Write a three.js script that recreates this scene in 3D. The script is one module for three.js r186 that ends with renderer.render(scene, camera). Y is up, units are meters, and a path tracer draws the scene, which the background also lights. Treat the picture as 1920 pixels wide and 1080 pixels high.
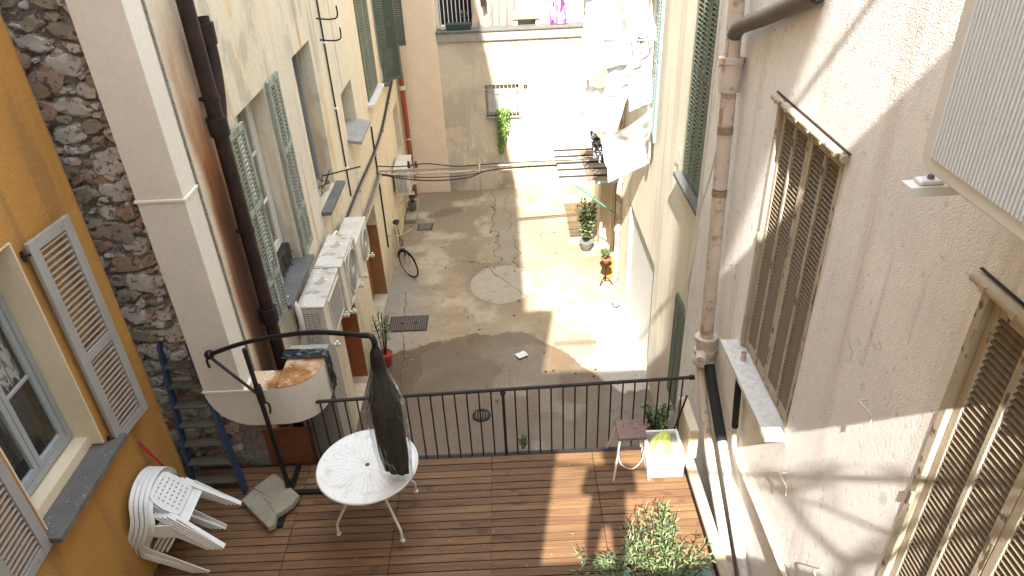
import * as THREE from 'three';
import { mergeGeometries, mergeVertices, toCreasedNormals } from 'three/addons/utils/BufferGeometryUtils.js';
import { RoundedBoxGeometry } from 'three/addons/geometries/RoundedBoxGeometry.js';
import { MarchingCubes } from 'three/addons/objects/MarchingCubes.js';

const scene = new THREE.Scene();
// ---------------------------------------------------------------- camera: 8 m above the yard, tilted 32 degrees down
const EYE = new THREE.Vector3(0, 8, 0);
const camera = new THREE.PerspectiveCamera(2 * Math.atan(540 / 1325) * 180 / Math.PI, 16 / 9, 0.05, 400);
{
  const f = 1325, V = new THREE.Vector3(100, 2110, f).normalize(), D = new THREE.Vector3(-35, -830, f);
  D.addScaledVector(V, -D.dot(V)).normalize();
  const R = new THREE.Vector3().crossVectors(V, D);
  const row = (k) => new THREE.Vector3(R[k], -V[k], -D[k]);
  const m = new THREE.Matrix4().makeBasis(row('x'), row('y').negate(), row('z').negate());
  camera.quaternion.setFromRotationMatrix(m);
  camera.position.copy(EYE);
  camera.updateMatrixWorld();
}
// ---------------------------------------------------------------- sky (clear, early spring) and sun
const SUN = new THREE.Vector3(-0.17, 1, 0.93).normalize();
{
  const W = 256, H = 128, d = new Float32Array(W * H * 4), v = new THREE.Vector3();
  for (let j = 0; j < H; j++) for (let i = 0; i < W; i++) {
    const th = (j + 0.5) / H * Math.PI - Math.PI / 2, ph = ((i + 0.5) / W - 0.5) * 2 * Math.PI;
    v.set(Math.cos(th) * Math.cos(ph), Math.sin(th), Math.cos(th) * Math.sin(ph));
    const up = Math.max(v.y, 0), hz = Math.pow(1 - up, 3), g = Math.max(0, v.dot(SUN)), halo = 0.35 * Math.pow(g, 6);
    const k = (j * W + i) * 4;
    d[k] = 0.72 + 0.34 * hz + halo; d[k + 1] = 0.83 + 0.28 * hz + halo * 0.96; d[k + 2] = 1.02 + 0.20 * hz + halo * 0.88; d[k + 3] = 1;
  }
  const t = new THREE.DataTexture(d, W, H, THREE.RGBAFormat, THREE.FloatType);
  t.mapping = THREE.EquirectangularReflectionMapping; t.magFilter = t.minFilter = THREE.LinearFilter; t.needsUpdate = true;
  scene.background = t; scene.environment = t;
}
const sun = new THREE.DirectionalLight(new THREE.Color().setRGB(1, 0.97, 0.92), 3.6);
sun.position.copy(SUN).multiplyScalar(40).add(new THREE.Vector3(0, 2, -8)); sun.target.position.set(0, 2, -8);
sun.castShadow = true; sun.shadow.mapSize.set(4096, 4096);
Object.assign(sun.shadow.camera, { left: -16, right: 16, top: 18, bottom: -18, near: 1, far: 80 });
scene.add(sun, sun.target);
const renderer = new THREE.WebGLRenderer({ antialias: true });
renderer.toneMapping = THREE.LinearToneMapping;
renderer.toneMappingExposure = 5.2;
renderer.shadowMap.enabled = true;

// ---------------------------------------------------------------- small tools
let seed = 7;
const rnd = () => { seed = (seed * 1664525 + 1013904223) >>> 0; return seed / 4294967296; };
const rr = (a, b) => a + (b - a) * rnd();
const V3 = (x, y, z) => new THREE.Vector3(x, y, z);
const clamp = (x, a = 0, b = 1) => Math.min(b, Math.max(a, x));
const sst = (a, b, x) => { const t = clamp((x - a) / (b - a)); return t * t * (3 - 2 * t); };
const lerp = (a, b, t) => a + (b - a) * t;
const HN = new Float32Array(65536); for (let i = 0; i < 65536; i++) HN[i] = rnd();
const hsh = (x, y) => HN[((x & 255) + ((y & 255) << 8))];
function vn(x, y, p = 256) {                    // value noise, period p
  const xi = Math.floor(x), yi = Math.floor(y), fx = x - xi, fy = y - yi, u = fx * fx * (3 - 2 * fx), w = fy * fy * (3 - 2 * fy);
  const a = ((xi % p) + p) % p, b = (a + 1) % p, c = ((yi % p) + p) % p, e = (c + 1) % p;
  return lerp(lerp(hsh(a, c), hsh(b, c), u), lerp(hsh(a, e), hsh(b, e), u), w);
}
function fbm(x, y, o = 4, p = 256) { let s = 0, a = 0.5, n = 0; for (let i = 0; i < o; i++) { s += a * vn(x + i * 17, y + i * 31, p); n += a; a *= 0.5; x *= 2; y *= 2; p = Math.min(256, p * 2); } return s / n; }
function tex(W, H, fn, { srgb = true, repeat = true } = {}) {     // fn(u, v) -> [r,g,b(,a)] linear for colour maps, or a number
  const d = new Uint8Array(W * H * 4);
  const enc = srgb ? (x) => { x = clamp(x); return 255 * (x <= 0.0031308 ? 12.92 * x : 1.055 * Math.pow(x, 1 / 2.4) - 0.055); } : (x) => 255 * clamp(x);
  for (let j = 0; j < H; j++) for (let i = 0; i < W; i++) {
    const c = fn((i + 0.5) / W, (j + 0.5) / H), k = (j * W + i) * 4;
    if (typeof c === 'number') { d[k] = d[k + 1] = d[k + 2] = enc(c); d[k + 3] = 255; }
    else { d[k] = enc(c[0]); d[k + 1] = enc(c[1]); d[k + 2] = enc(c[2]); d[k + 3] = 255; }
  }
  const t = new THREE.DataTexture(d, W, H, THREE.RGBAFormat);
  t.magFilter = THREE.LinearFilter; t.minFilter = THREE.LinearMipmapLinearFilter; t.generateMipmaps = true;
  t.wrapS = t.wrapT = repeat ? THREE.RepeatWrapping : THREE.ClampToEdgeWrapping;
  if (srgb) t.colorSpace = THREE.SRGBColorSpace;
  t.needsUpdate = true; return t;
}
const mix3 = (a, b, t) => [lerp(a[0], b[0], t), lerp(a[1], b[1], t), lerp(a[2], b[2], t)];
const lin = (h) => { const c = new THREE.Color(h); return [c.r, c.g, c.b]; };
const used = new Map();
const numbered = (n) => { const k = used.get(n) || 0; used.set(n, k + 1); return k ? `${n}_${String(k).padStart(3, '0')}` : n; };
function tag(o, label, category, group, kind) { o.userData.label = label; if (category) o.userData.category = category; if (group) o.userData.group = group; if (kind) o.userData.kind = kind; return o; }
function metric(g, s = 1) {                       // uv in metres by the dominant axis of each face
  if (g.index) g = g.toNonIndexed();
  const p = g.attributes.position, uv = new Float32Array(p.count * 2), a = V3(), b = V3(), c = V3(), n = V3();
  for (let i = 0; i < p.count; i += 3) {
    a.fromBufferAttribute(p, i); b.fromBufferAttribute(p, i + 1); c.fromBufferAttribute(p, i + 2);
    n.copy(b).sub(a).cross(c.clone().sub(a)); const x = Math.abs(n.x), y = Math.abs(n.y), z = Math.abs(n.z);
    [a, b, c].forEach((q, k) => { const o = (i + k) * 2; if (x >= y && x >= z) { uv[o] = q.z; uv[o + 1] = q.y; } else if (y >= z) { uv[o] = q.x; uv[o + 1] = q.z; } else { uv[o] = q.x; uv[o + 1] = q.y; } uv[o] *= s; uv[o + 1] *= s; });
  }
  g.setAttribute('uv', new THREE.BufferAttribute(uv, 2)); return g;
}
function planar(g, ua, u0, u1, va, v0, v1) {      // uv 0..1 over a stretch of wall or ground
  if (g.index) g = g.toNonIndexed();
  const p = g.attributes.position, uv = new Float32Array(p.count * 2), q = [V3(), V3(), V3()], n = V3(), da = ['x', 'y', 'z'].find((k) => k !== ua && k !== va);
  for (let i = 0; i < p.count; i += 3) {
    q.forEach((v, k) => v.fromBufferAttribute(p, i + k)); n.copy(q[1]).sub(q[0]).cross(q[2].clone().sub(q[0])).normalize();
    q.forEach((v, k) => { const e = v[da]; uv[2 * (i + k)] = (v[ua] - u0 + (Math.abs(n[ua]) > 0.7 ? e - q[0][da] : 0)) / (u1 - u0); uv[2 * (i + k) + 1] = (v[va] - v0 + (Math.abs(n[va]) > 0.7 ? e : 0)) / (v1 - v0); });
  }
  g.setAttribute('uv', new THREE.BufferAttribute(uv, 2)); return g;
}
const box = (x0, x1, y0, y1, z0, z1) => new THREE.BoxGeometry(Math.abs(x1 - x0), Math.abs(y1 - y0), Math.abs(z1 - z0)).translate((x0 + x1) / 2, (y0 + y1) / 2, (z0 + z1) / 2);
const rbox = (x0, x1, y0, y1, z0, z1, r = 0.006, s = 1) => new RoundedBoxGeometry(Math.abs(x1 - x0), Math.abs(y1 - y0), Math.abs(z1 - z0), s, r).translate((x0 + x1) / 2, (y0 + y1) / 2, (z0 + z1) / 2);
function rod(a, b, r0, r1 = r0, n = 10) { const d = b.clone().sub(a), L = d.length(); const g = new THREE.CylinderGeometry(r1, r0, L, n); g.translate(0, L / 2, 0); g.applyQuaternion(new THREE.Quaternion().setFromUnitVectors(V3(0, 1, 0), d.normalize())); g.translate(a.x, a.y, a.z); return g; }
function tube(pts, r, n = 8, seg = 0) { return new THREE.TubeGeometry(new THREE.CatmullRomCurve3(pts.map((p) => (Array.isArray(p) ? V3(...p) : p)), false, 'centripetal'), seg || pts.length * 6, r, n); }
function join(list) { const gs = list.flat().map((g) => { g = g.index ? g.toNonIndexed() : g.clone(); if (!g.attributes.normal) g.computeVertexNormals(); for (const k of Object.keys(g.attributes)) if (!['position', 'normal'].includes(k)) g.deleteAttribute(k); return g; }); return gs.length === 1 ? gs[0] : mergeGeometries(gs); }
function mesh(name, g, m, parent) { const o = new THREE.Mesh(g, m); o.name = parent === scene ? numbered(name) : name; o.castShadow = o.receiveShadow = true; parent.add(o); return o; }
function thing(name, label, category, pos = [0, 0, 0], group) { const o = new THREE.Group(); o.name = numbered(name); o.position.set(...pos); scene.add(o); return tag(o, label, category, group); }
function part(name, gs, m, t, label) {            // world-space geometry, stored relative to its (unrotated) thing
  let g = metric(join(Array.isArray(gs) ? gs : [gs])); let p = V3(), o = t; while (o && o !== scene) { p.add(o.position); o = o.parent; }
  g.translate(-p.x, -p.y, -p.z); const q = mesh(name, g, m, t); if (label) q.userData.label = label; return q;
}
function one(name, gs, m, label, category, group, kind) { const o = mesh(name, metric(join(Array.isArray(gs) ? gs : [gs])), m, scene); return tag(o, label, category, group, kind); }
function struct(name, g, m) { const o = mesh(name, g, m, scene); o.userData.kind = 'structure'; return o; }
function wallX(x, th, outline, holes = []) {      // wall in a plane of constant x, outline and holes as [z, y]; th > 0 grows towards +x
  const s = new THREE.Shape(outline.map(([z, y]) => new THREE.Vector2(z, y)));
  for (const h of holes) s.holes.push(new THREE.Path(h.map(([z, y]) => new THREE.Vector2(z, y))));
  const g = new THREE.ExtrudeGeometry(s, { depth: Math.abs(th), bevelEnabled: false });
  const p = g.attributes.position; for (let i = 0; i < p.count; i++) { const z = p.getX(i), y = p.getY(i), d = p.getZ(i); p.setXYZ(i, x + Math.sign(th) * d, y, z); }
  if (th < 0) { /* mirror keeps winding */ } else { for (let i = 0; i < p.count; i += 3) { const a = [p.getX(i + 1), p.getY(i + 1), p.getZ(i + 1)]; p.setXYZ(i + 1, p.getX(i + 2), p.getY(i + 2), p.getZ(i + 2)); p.setXYZ(i + 2, ...a); } }
  g.computeVertexNormals(); return g;
}
const rect = (z0, z1, y0, y1) => [[z0, y0], [z1, y0], [z1, y1], [z0, y1]];
const M = (o) => new THREE.MeshStandardMaterial({ roughness: 0.85, ...o, color: o.color !== undefined ? new THREE.Color(o.color) : new THREE.Color(1, 1, 1) });
// ---------------------------------------------------------------- textures and materials
const T = {};
const STU = tex(512, 512, (u, v) => { const a = fbm(u * 64, v * 64, 3, 64), b = fbm(u * 12, v * 12, 3, 12); return 0.75 * a + 0.25 * b; }, { srgb: false });
const stucco = (rx, ry) => { const t = STU.clone(); t.repeat.set(rx, ry); t.needsUpdate = true; return t; };
const FINE = tex(256, 256, (u, v) => 0.93 + 0.1 * (fbm(u * 40, v * 40, 2, 40) - 0.5) + 0.1 * (fbm(u * 3, v * 3, 3, 3) - 0.5), { srgb: false });
const GRAIN = tex(256, 256, (u, v) => 0.82 + 0.36 * (fbm(u * 32, v * 32, 4, 32) - 0.5) + 0.2 * (fbm(u * 4, v * 4, 3, 4) - 0.5), { srgb: false });
// left building: cream lime wash, worn to grey and ochre, rust beside the downpipe
T.left = tex(2048, 1024, (u, v) => {
  const z = -18 + 12.4 * u, y = 7.5 * v;
  const n1 = fbm(z * 0.7 + 3, y * 0.5, 4), n2 = fbm(z * 2.6, y * 1.6 + 9, 4), st = fbm(z * 7, y * 0.45 + 4, 4), fine = fbm(z * 30, y * 30, 2);
  let c = mix3(lin('#d3c8ae'), lin('#dcccad'), sst(-12, -15, z));
  c = mix3(c, lin('#cfc6b4'), 0.75 * sst(0.5, 0.66, n1) * sst(-15, -11, z));
  c = mix3(c, lin('#cda868'), 0.55 * sst(0.54, 0.72, st) * sst(0.42, 0.6, n2) * sst(-16, -10, z));
  c = mix3(c, lin('#8f8371'), 0.5 * sst(0.60, 0.78, st) * sst(0.5, 0.62, n1));
  c = mix3(c, lin('#93887a'), 0.55 * sst(0.9, 0.1, y + 0.6 * (n2 - 0.5)) * sst(0.35, 0.6, n2));
  const streaks = fbm(z * 22, y * 0.35, 3);
  c = mix3(c, lin('#b98f4d'), 0.45 * sst(0.56, 0.75, streaks) * sst(3.9, 2.6, y) * sst(-12, -9, z));
  const rs = Math.abs(z + 6.06) + 0.25 * (st - 0.5) + 0.1 * (n2 - 0.5);
  c = mix3(c, lin('#9a5a22'), 0.95 * sst(0.36, 0.1, rs) * sst(7.6, 6.4, y + n2));
  c = mix3(c, lin('#3d2414'), 0.9 * sst(0.24, 0.08, rs) * sst(6.9, 5.6, y + n2));
  const ww = Math.max(sst(0.5, 0.0, Math.abs(z + 7.4) - 0.55), sst(0.4, 0, Math.abs(z + 9.7) - 0.45));
  c = mix3(c, lin('#8d8577'), 0.4 * ww * sst(0.45, 0.68, fbm(z * 5, y * 3, 4)));
  const k = 0.94 + 0.14 * (fine - 0.5) + 0.12 * (n2 - 0.5); return [c[0] * k, c[1] * k, c[2] * k];
}, { repeat: false });
// right building, near part: pinkish off-white roughcast with faint drips and scuffs
T.near = tex(1024, 1024, (u, v) => {
  const z = -7 + 7.5 * u, y = 8.5 * v;
  const st = fbm(z * 6 + 40, y * 0.35, 4), n = fbm(z * 1.1, y * 1.1, 4), f = fbm(z * 26, y * 26, 3);
  let c = lin('#f0ebe3');
  c = mix3(c, lin('#e3ddd8'), 0.6 * sst(0.5, 0.75, n));
  c = mix3(c, lin('#d5cabe'), 0.5 * sst(0.58, 0.8, st));
  c = mix3(c, lin('#a5968a'), 0.3 * sst(0.6, 0.8, fbm(z * 16, y * 0.7 + 5, 4)) * sst(0.48, 0.7, fbm(z * 1.5 + 9, y * 1.5, 3)) + 0.35 * sst(0.78, 0.84, fbm(z * 22, y * 22, 2)));
  const k = 0.97 + 0.1 * (f - 0.5); return [c[0] * k, c[1] * k, c[2] * k];
}, { repeat: false });
// right building, far part: yellowish cream with grey rain streaks
T.far = tex(1024, 1024, (u, v) => {
  const z = -18 + 11.5 * u, y = 8 * v;
  const st = fbm(z * 5 + 9, y * 0.4, 4), n = fbm(z * 0.9, y * 0.9 + 7, 4), f = fbm(z * 24, y * 24, 3);
  let c = lin('#e2d8c2');
  c = mix3(c, lin('#d8ceb8'), sst(0.4, 0.7, n)); c = mix3(c, lin('#b5ab98'), 0.5 * sst(0.55, 0.78, st));
  c = mix3(c, lin('#c99a6c'), 0.5 * sst(0.62, 0.74, fbm(z * 2, y * 2.2 + 30, 4)) * sst(3, 1.5, y));
  c = mix3(c, lin('#c9c4b8'), 0.7 * sst(1.3, 0.7, y + 0.5 * (n - 0.5)) * sst(-12.6, -12, z));
  const k = 0.96 + 0.1 * (f - 0.5); return [c[0] * k, c[1] * k, c[2] * k];
}, { repeat: false });
// end wall of the yard: bare grey-beige render, scraped and patched
T.back = tex(1024, 1024, (u, v) => {
  const x = -1.7 + 4.3 * u, y = 4.3 * v;
  const n = fbm(x * 1.3 + 5, y * 1.3, 5), st = fbm(x * 9, y * 0.5, 4), sc = fbm(x * 14 + y * 3, y * 4 - x, 4), f = fbm(x * 40, y * 40, 2);
  let c = mix3(lin('#c6b9a4'), lin('#b5aa98'), sst(0.35, 0.65, n));
  c = mix3(c, lin('#d6c6aa'), sst(0.45, 0.75, fbm(x * 2.4, y * 2.4 + 3, 4)) * 0.7);
  c = mix3(c, lin('#8e8271'), 0.5 * sst(0.55, 0.8, st)); c = mix3(c, lin('#dcd2bf'), 0.6 * sst(0.66, 0.72, sc) * sst(2.6, 1.0, y));
  c = mix3(c, lin('#8b7f6e'), 0.6 * sst(0.5, 0.72, n) * sst(0.9, 0.3, y)); c = mix3(c, lin('#b6844f'), 0.45 * sst(0.55, 0.8, st) * sst(3.3, 3.9, y));
  const k = 0.95 + 0.14 * (f - 0.5); return [c[0] * k, c[1] * k, c[2] * k];
}, { repeat: false });
T.orange = tex(1024, 1024, (u, v) => {
  const z = -5.4 + 6 * u, y = 2 + 6 * v, n = fbm(z * 0.8, y * 0.8, 4), f = fbm(z * 22, y * 22, 3), st = fbm(z * 6, y * 0.5, 3);
  let c = mix3(lin('#b98a44'), lin('#ad7d3a'), sst(0.3, 0.7, n)); c = mix3(c, lin('#8a683c'), 0.6 * sst(0.54, 0.78, st));
  const scr = Math.abs(fbm(z * 3 + 2, y * 3, 3) - 0.5); c = mix3(c, lin('#e0b877'), 0.5 * sst(0.006, 0.001, scr) * sst(0.6, 0.66, fbm(z * 1.3 + 8, y * 1.3, 3)));
  const k = 0.96 + 0.1 * (f - 0.5); return [c[0] * k, c[1] * k, c[2] * k];
}, { repeat: false });
// yard: patched concrete, washed water stain in front, cracks, a round repair
const wetEdge = (x) => -10.9 + 0.22 * Math.sin(x * 2.1 + 0.5) + 0.5 * (fbm(x * 2.2 + 40, 3.3, 4) - 0.5) + 0.9 * sst(0.5, 1.3, x) + 0.9 * sst(1.2, 1.8, x) - 0.35 * sst(0.6, 0.1, Math.abs(x - 0.1));
const wetAt = (x, z) => sst(-0.04, 0.05, z - wetEdge(x) + 0.16 * (fbm(x * 9, z * 9, 3) - 0.5));
const seamL = (x, z, ax, az, bx, bz, w, a) => { const dx = bx - ax, dz = bz - az, t = clamp(((x - ax) * dx + (z - az) * dz) / (dx * dx + dz * dz)); const wob = a * (fbm(x * 3 + ax, z * 3, 4) - 0.5); const d = Math.abs(((x - ax) * dz - (z - az) * dx) / Math.hypot(dx, dz) + wob); return (t > 0 && t < 1) ? sst(w, w * 0.3, d) : 0; };
const groundC = (x, z) => {
  const n = fbm(x * 0.55 + 3, z * 0.55, 4), m = fbm(x * 1.7, z * 1.7 + 6, 5), f = fbm(x * 16, z * 16, 3), s = fbm(x * 0.8 + 11, z * 2.4, 4);
  let c = mix3(lin('#a39074'), lin('#897a64'), sst(0.35, 0.68, n));
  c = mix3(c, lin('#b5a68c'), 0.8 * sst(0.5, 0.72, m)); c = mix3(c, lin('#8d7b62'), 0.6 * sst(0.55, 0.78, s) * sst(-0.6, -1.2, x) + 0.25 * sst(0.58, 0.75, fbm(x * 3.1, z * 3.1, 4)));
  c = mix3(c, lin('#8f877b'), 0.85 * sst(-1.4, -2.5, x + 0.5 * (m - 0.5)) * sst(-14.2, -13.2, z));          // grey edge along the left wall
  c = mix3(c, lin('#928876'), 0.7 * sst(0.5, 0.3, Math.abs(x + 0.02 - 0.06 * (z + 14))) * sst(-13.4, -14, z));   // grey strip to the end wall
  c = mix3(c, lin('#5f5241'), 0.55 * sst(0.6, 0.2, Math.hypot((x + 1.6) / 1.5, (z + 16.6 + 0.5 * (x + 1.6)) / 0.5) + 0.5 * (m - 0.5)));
  const e = Math.hypot((x + 0.25) / 0.66, (z + 12.95) / 0.78) + 0.14 * (fbm(x * 3, z * 3, 3) - 0.5);
  c = mix3(c, lin('#6f6454'), 0.4 * sst(0.3, 0.0, Math.abs(e - 1.05) + 0.2 * (m - 0.4)) * sst(0.1, -0.9, x + 0.4 * (z + 13))); c = mix3(c, lin('#ab9f8c'), 0.95 * sst(1.02, 0.97, e));
  const cr = Math.max(seamL(x, z, -0.35, -13.8, -0.42, -17.8, 0.014, 0.4), seamL(x, z, 0.1, -13.6, -0.1, -17.5, 0.012, 0.5), seamL(x, z, 0.3, -12.4, -0.6, -13.7, 0.012, 0.2), seamL(x, z, -2.3, -13.9, -0.4, -13.9, 0.012, 0.5), seamL(x, z, -2.3, -12.8, -2.05, -9.5, 0.013, 0.2), seamL(x, z, 0.1, -15.3, 2.0, -15.1, 0.012, 0.1), seamL(x, z, 1.45, -10.9, 1.5, -9, 0.01, 0.2));
  c = mix3(c, lin('#3f372d'), 0.85 * cr);
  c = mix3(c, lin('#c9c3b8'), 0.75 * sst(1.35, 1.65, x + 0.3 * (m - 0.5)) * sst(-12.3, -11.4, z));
  c = mix3(c, lin('#8a7a5f'), 0.5 * sst(0.7, 0.78, fbm(x * 6, z * 6 + 2, 4)));
  const w = wetAt(x, z), k = (0.93 + 0.2 * (f - 0.5)) * (1 - 0.55 * w); c = mix3(c, mix3(c, lin('#8d6a48'), 0.5), w);
  return [c[0] * k, c[1] * k, c[2] * k];
};
const GX0 = -3.4, GX1 = 2.8, GZ0 = -18.4, GZ1 = -5;
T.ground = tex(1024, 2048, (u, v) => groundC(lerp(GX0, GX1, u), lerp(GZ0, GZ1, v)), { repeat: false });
T.groundR = tex(512, 1024, (u, v) => { const x = lerp(GX0, GX1, u), z = lerp(GZ0, GZ1, v), w = wetAt(x, z); const pool = sst(0.52, 0.6, fbm(x * 0.9 + 3, z * 0.9 + 2, 3) + 0.16 * sst(1.1, 0.2, Math.hypot(x - 0.35, (z + 9.6) * 0.8))); return 0.92 - w * (0.42 + 0.38 * pool); }, { srgb: false, repeat: false });
// timber: grain along u
T.wood = tex(1024, 512, (u, v) => {
  const g = fbm(u * 6, v * 96, 4, 256), b = fbm(u * 3 + 5, v * 10, 3), kn = fbm(u * 10 + 3, v * 12 + 4, 3);
  let c = mix3(lin('#9d7f5a'), lin('#826546'), sst(0.25, 0.75, g)); c = mix3(c, lin('#a68664'), 0.5 * sst(0.5, 0.75, b)); c = mix3(c, lin('#5a4230'), 0.6 * sst(0.72, 0.82, kn));
  return c;
});
T.woodB = tex(512, 512, (u, v) => fbm(u * 5, v * 80, 3, 256), { srgb: false });
// flaking paint, three colourways
const flake = (paint, under, dark, amt) => tex(512, 512, (u, v) => {
  const a = fbm(u * 10, v * 10, 5, 10), b = fbm(u * 40 + 7, v * 6, 3, 40), d = fbm(u * 3, v * 3, 3, 3);
  let c = mix3(lin(paint), lin(dark), 0.5 * sst(0.5, 0.75, d)); c = mix3(c, lin(under), sst(amt, amt + 0.05, 0.65 * a + 0.35 * b)); return c;
});
T.green = flake('#8f988a', '#7d7362', '#757d70', 0.57);
T.green2 = flake('#4f5b4c', '#57584c', '#414c3f', 0.62);
T.beige = flake('#b3a690', '#6b5844', '#9f927d', 0.63);
T.slat = flake('#9a8b78', '#5d4c3c', '#83766a', 0.56);
T.grey = flake('#97958f', '#807e78', '#8b8983', 0.70);
T.rust = tex(512, 512, (u, v) => { const a = fbm(u * 8, v * 8, 5, 8), b = fbm(u * 30, v * 30, 3, 30); let c = mix3(lin('#3a2117'), lin('#5e3420'), a); c = mix3(c, lin('#8a4b1f'), sst(0.55, 0.7, a) * 0.6); const k = 0.85 + 0.3 * b; return [c[0] * k, c[1] * k, c[2] * k]; });
T.ductrust = tex(512, 512, (u, v) => { const a = fbm(u * 7, v * 7, 5, 7), b = fbm(u * 34, v * 34, 2, 34), d = fbm(u * 4 + 9, v * 4, 3, 4); let c = mix3(lin('#a27447'), lin('#7f5229'), sst(0.35, 0.65, a)); c = mix3(c, lin('#c9b491'), 0.8 * sst(0.5, 0.7, d)); c = mix3(c, lin('#e2dccf'), 0.8 * sst(0.8, 0.86, b)); return mix3(c, lin('#4a3323'), 0.7 * sst(0.26, 0.18, b)); });
T.castiron = tex(512, 512, (u, v) => { const a = fbm(u * 7, v * 7, 5, 7), b = fbm(u * 24, v * 24, 3, 24); let c = mix3(lin('#cdbfae'), lin('#b5a390'), a); c = mix3(c, lin('#9a7450'), 0.7 * sst(0.66, 0.72, a)); c = mix3(c, lin('#7e7064'), 0.5 * sst(0.64, 0.75, b)); return c; });
T.drop = tex(512, 512, (u, v) => { const a = fbm(u * 40, v * 40, 2, 40), b = fbm(u * 9, v * 9, 4, 9), d = fbm(u * 5, v * 5, 3, 5); let c = mix3(lin('#cbc6bb'), lin('#b3aa9a'), d); c = mix3(c, lin('#8d7c66'), sst(0.56, 0.7, b) * 0.6); c = mix3(c, lin('#ece8e0'), sst(0.8, 0.86, a)); c = mix3(c, lin('#4a3a2b'), sst(0.2, 0.14, a) * 0.8); return c; });
T.mortar = tex(512, 512, (u, v) => { const a = fbm(u * 10, v * 10, 5, 10), b = fbm(u * 50, v * 50, 2, 50); let c = mix3(lin('#a59d92'), lin('#8a8379'), a); const k = 0.85 + 0.3 * b; return [c[0] * k, c[1] * k, c[2] * k]; });
T.stone = tex(512, 512, (u, v) => { const a = fbm(u * 6, v * 6, 5, 6), b = fbm(u * 30, v * 30, 3, 30); let c = mix3(lin('#cdc1b2'), lin('#b3a796'), a); c = mix3(c, lin('#d8cabb'), sst(0.55, 0.7, a) * 0.7); c = mix3(c, lin('#7d756c'), sst(0.6, 0.75, b)); return c; });
T.slate = tex(256, 256, (u, v) => { const a = fbm(u * 8, v * 8, 4, 8), b = fbm(u * 60, v * 60, 2, 60); let c = mix3(lin('#66645f'), lin('#52514e'), a); return mix3(c, lin('#b5b2aa'), sst(0.84, 0.9, b)); });
T.conc = tex(256, 256, (u, v) => { const a = fbm(u * 6, v * 6, 5, 6), b = fbm(u * 40, v * 40, 2, 40); const c = mix3(lin('#a39b86'), lin('#847d6a'), a), k = 0.85 + 0.3 * b; return [c[0] * k, c[1] * k, c[2] * k]; });

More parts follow.
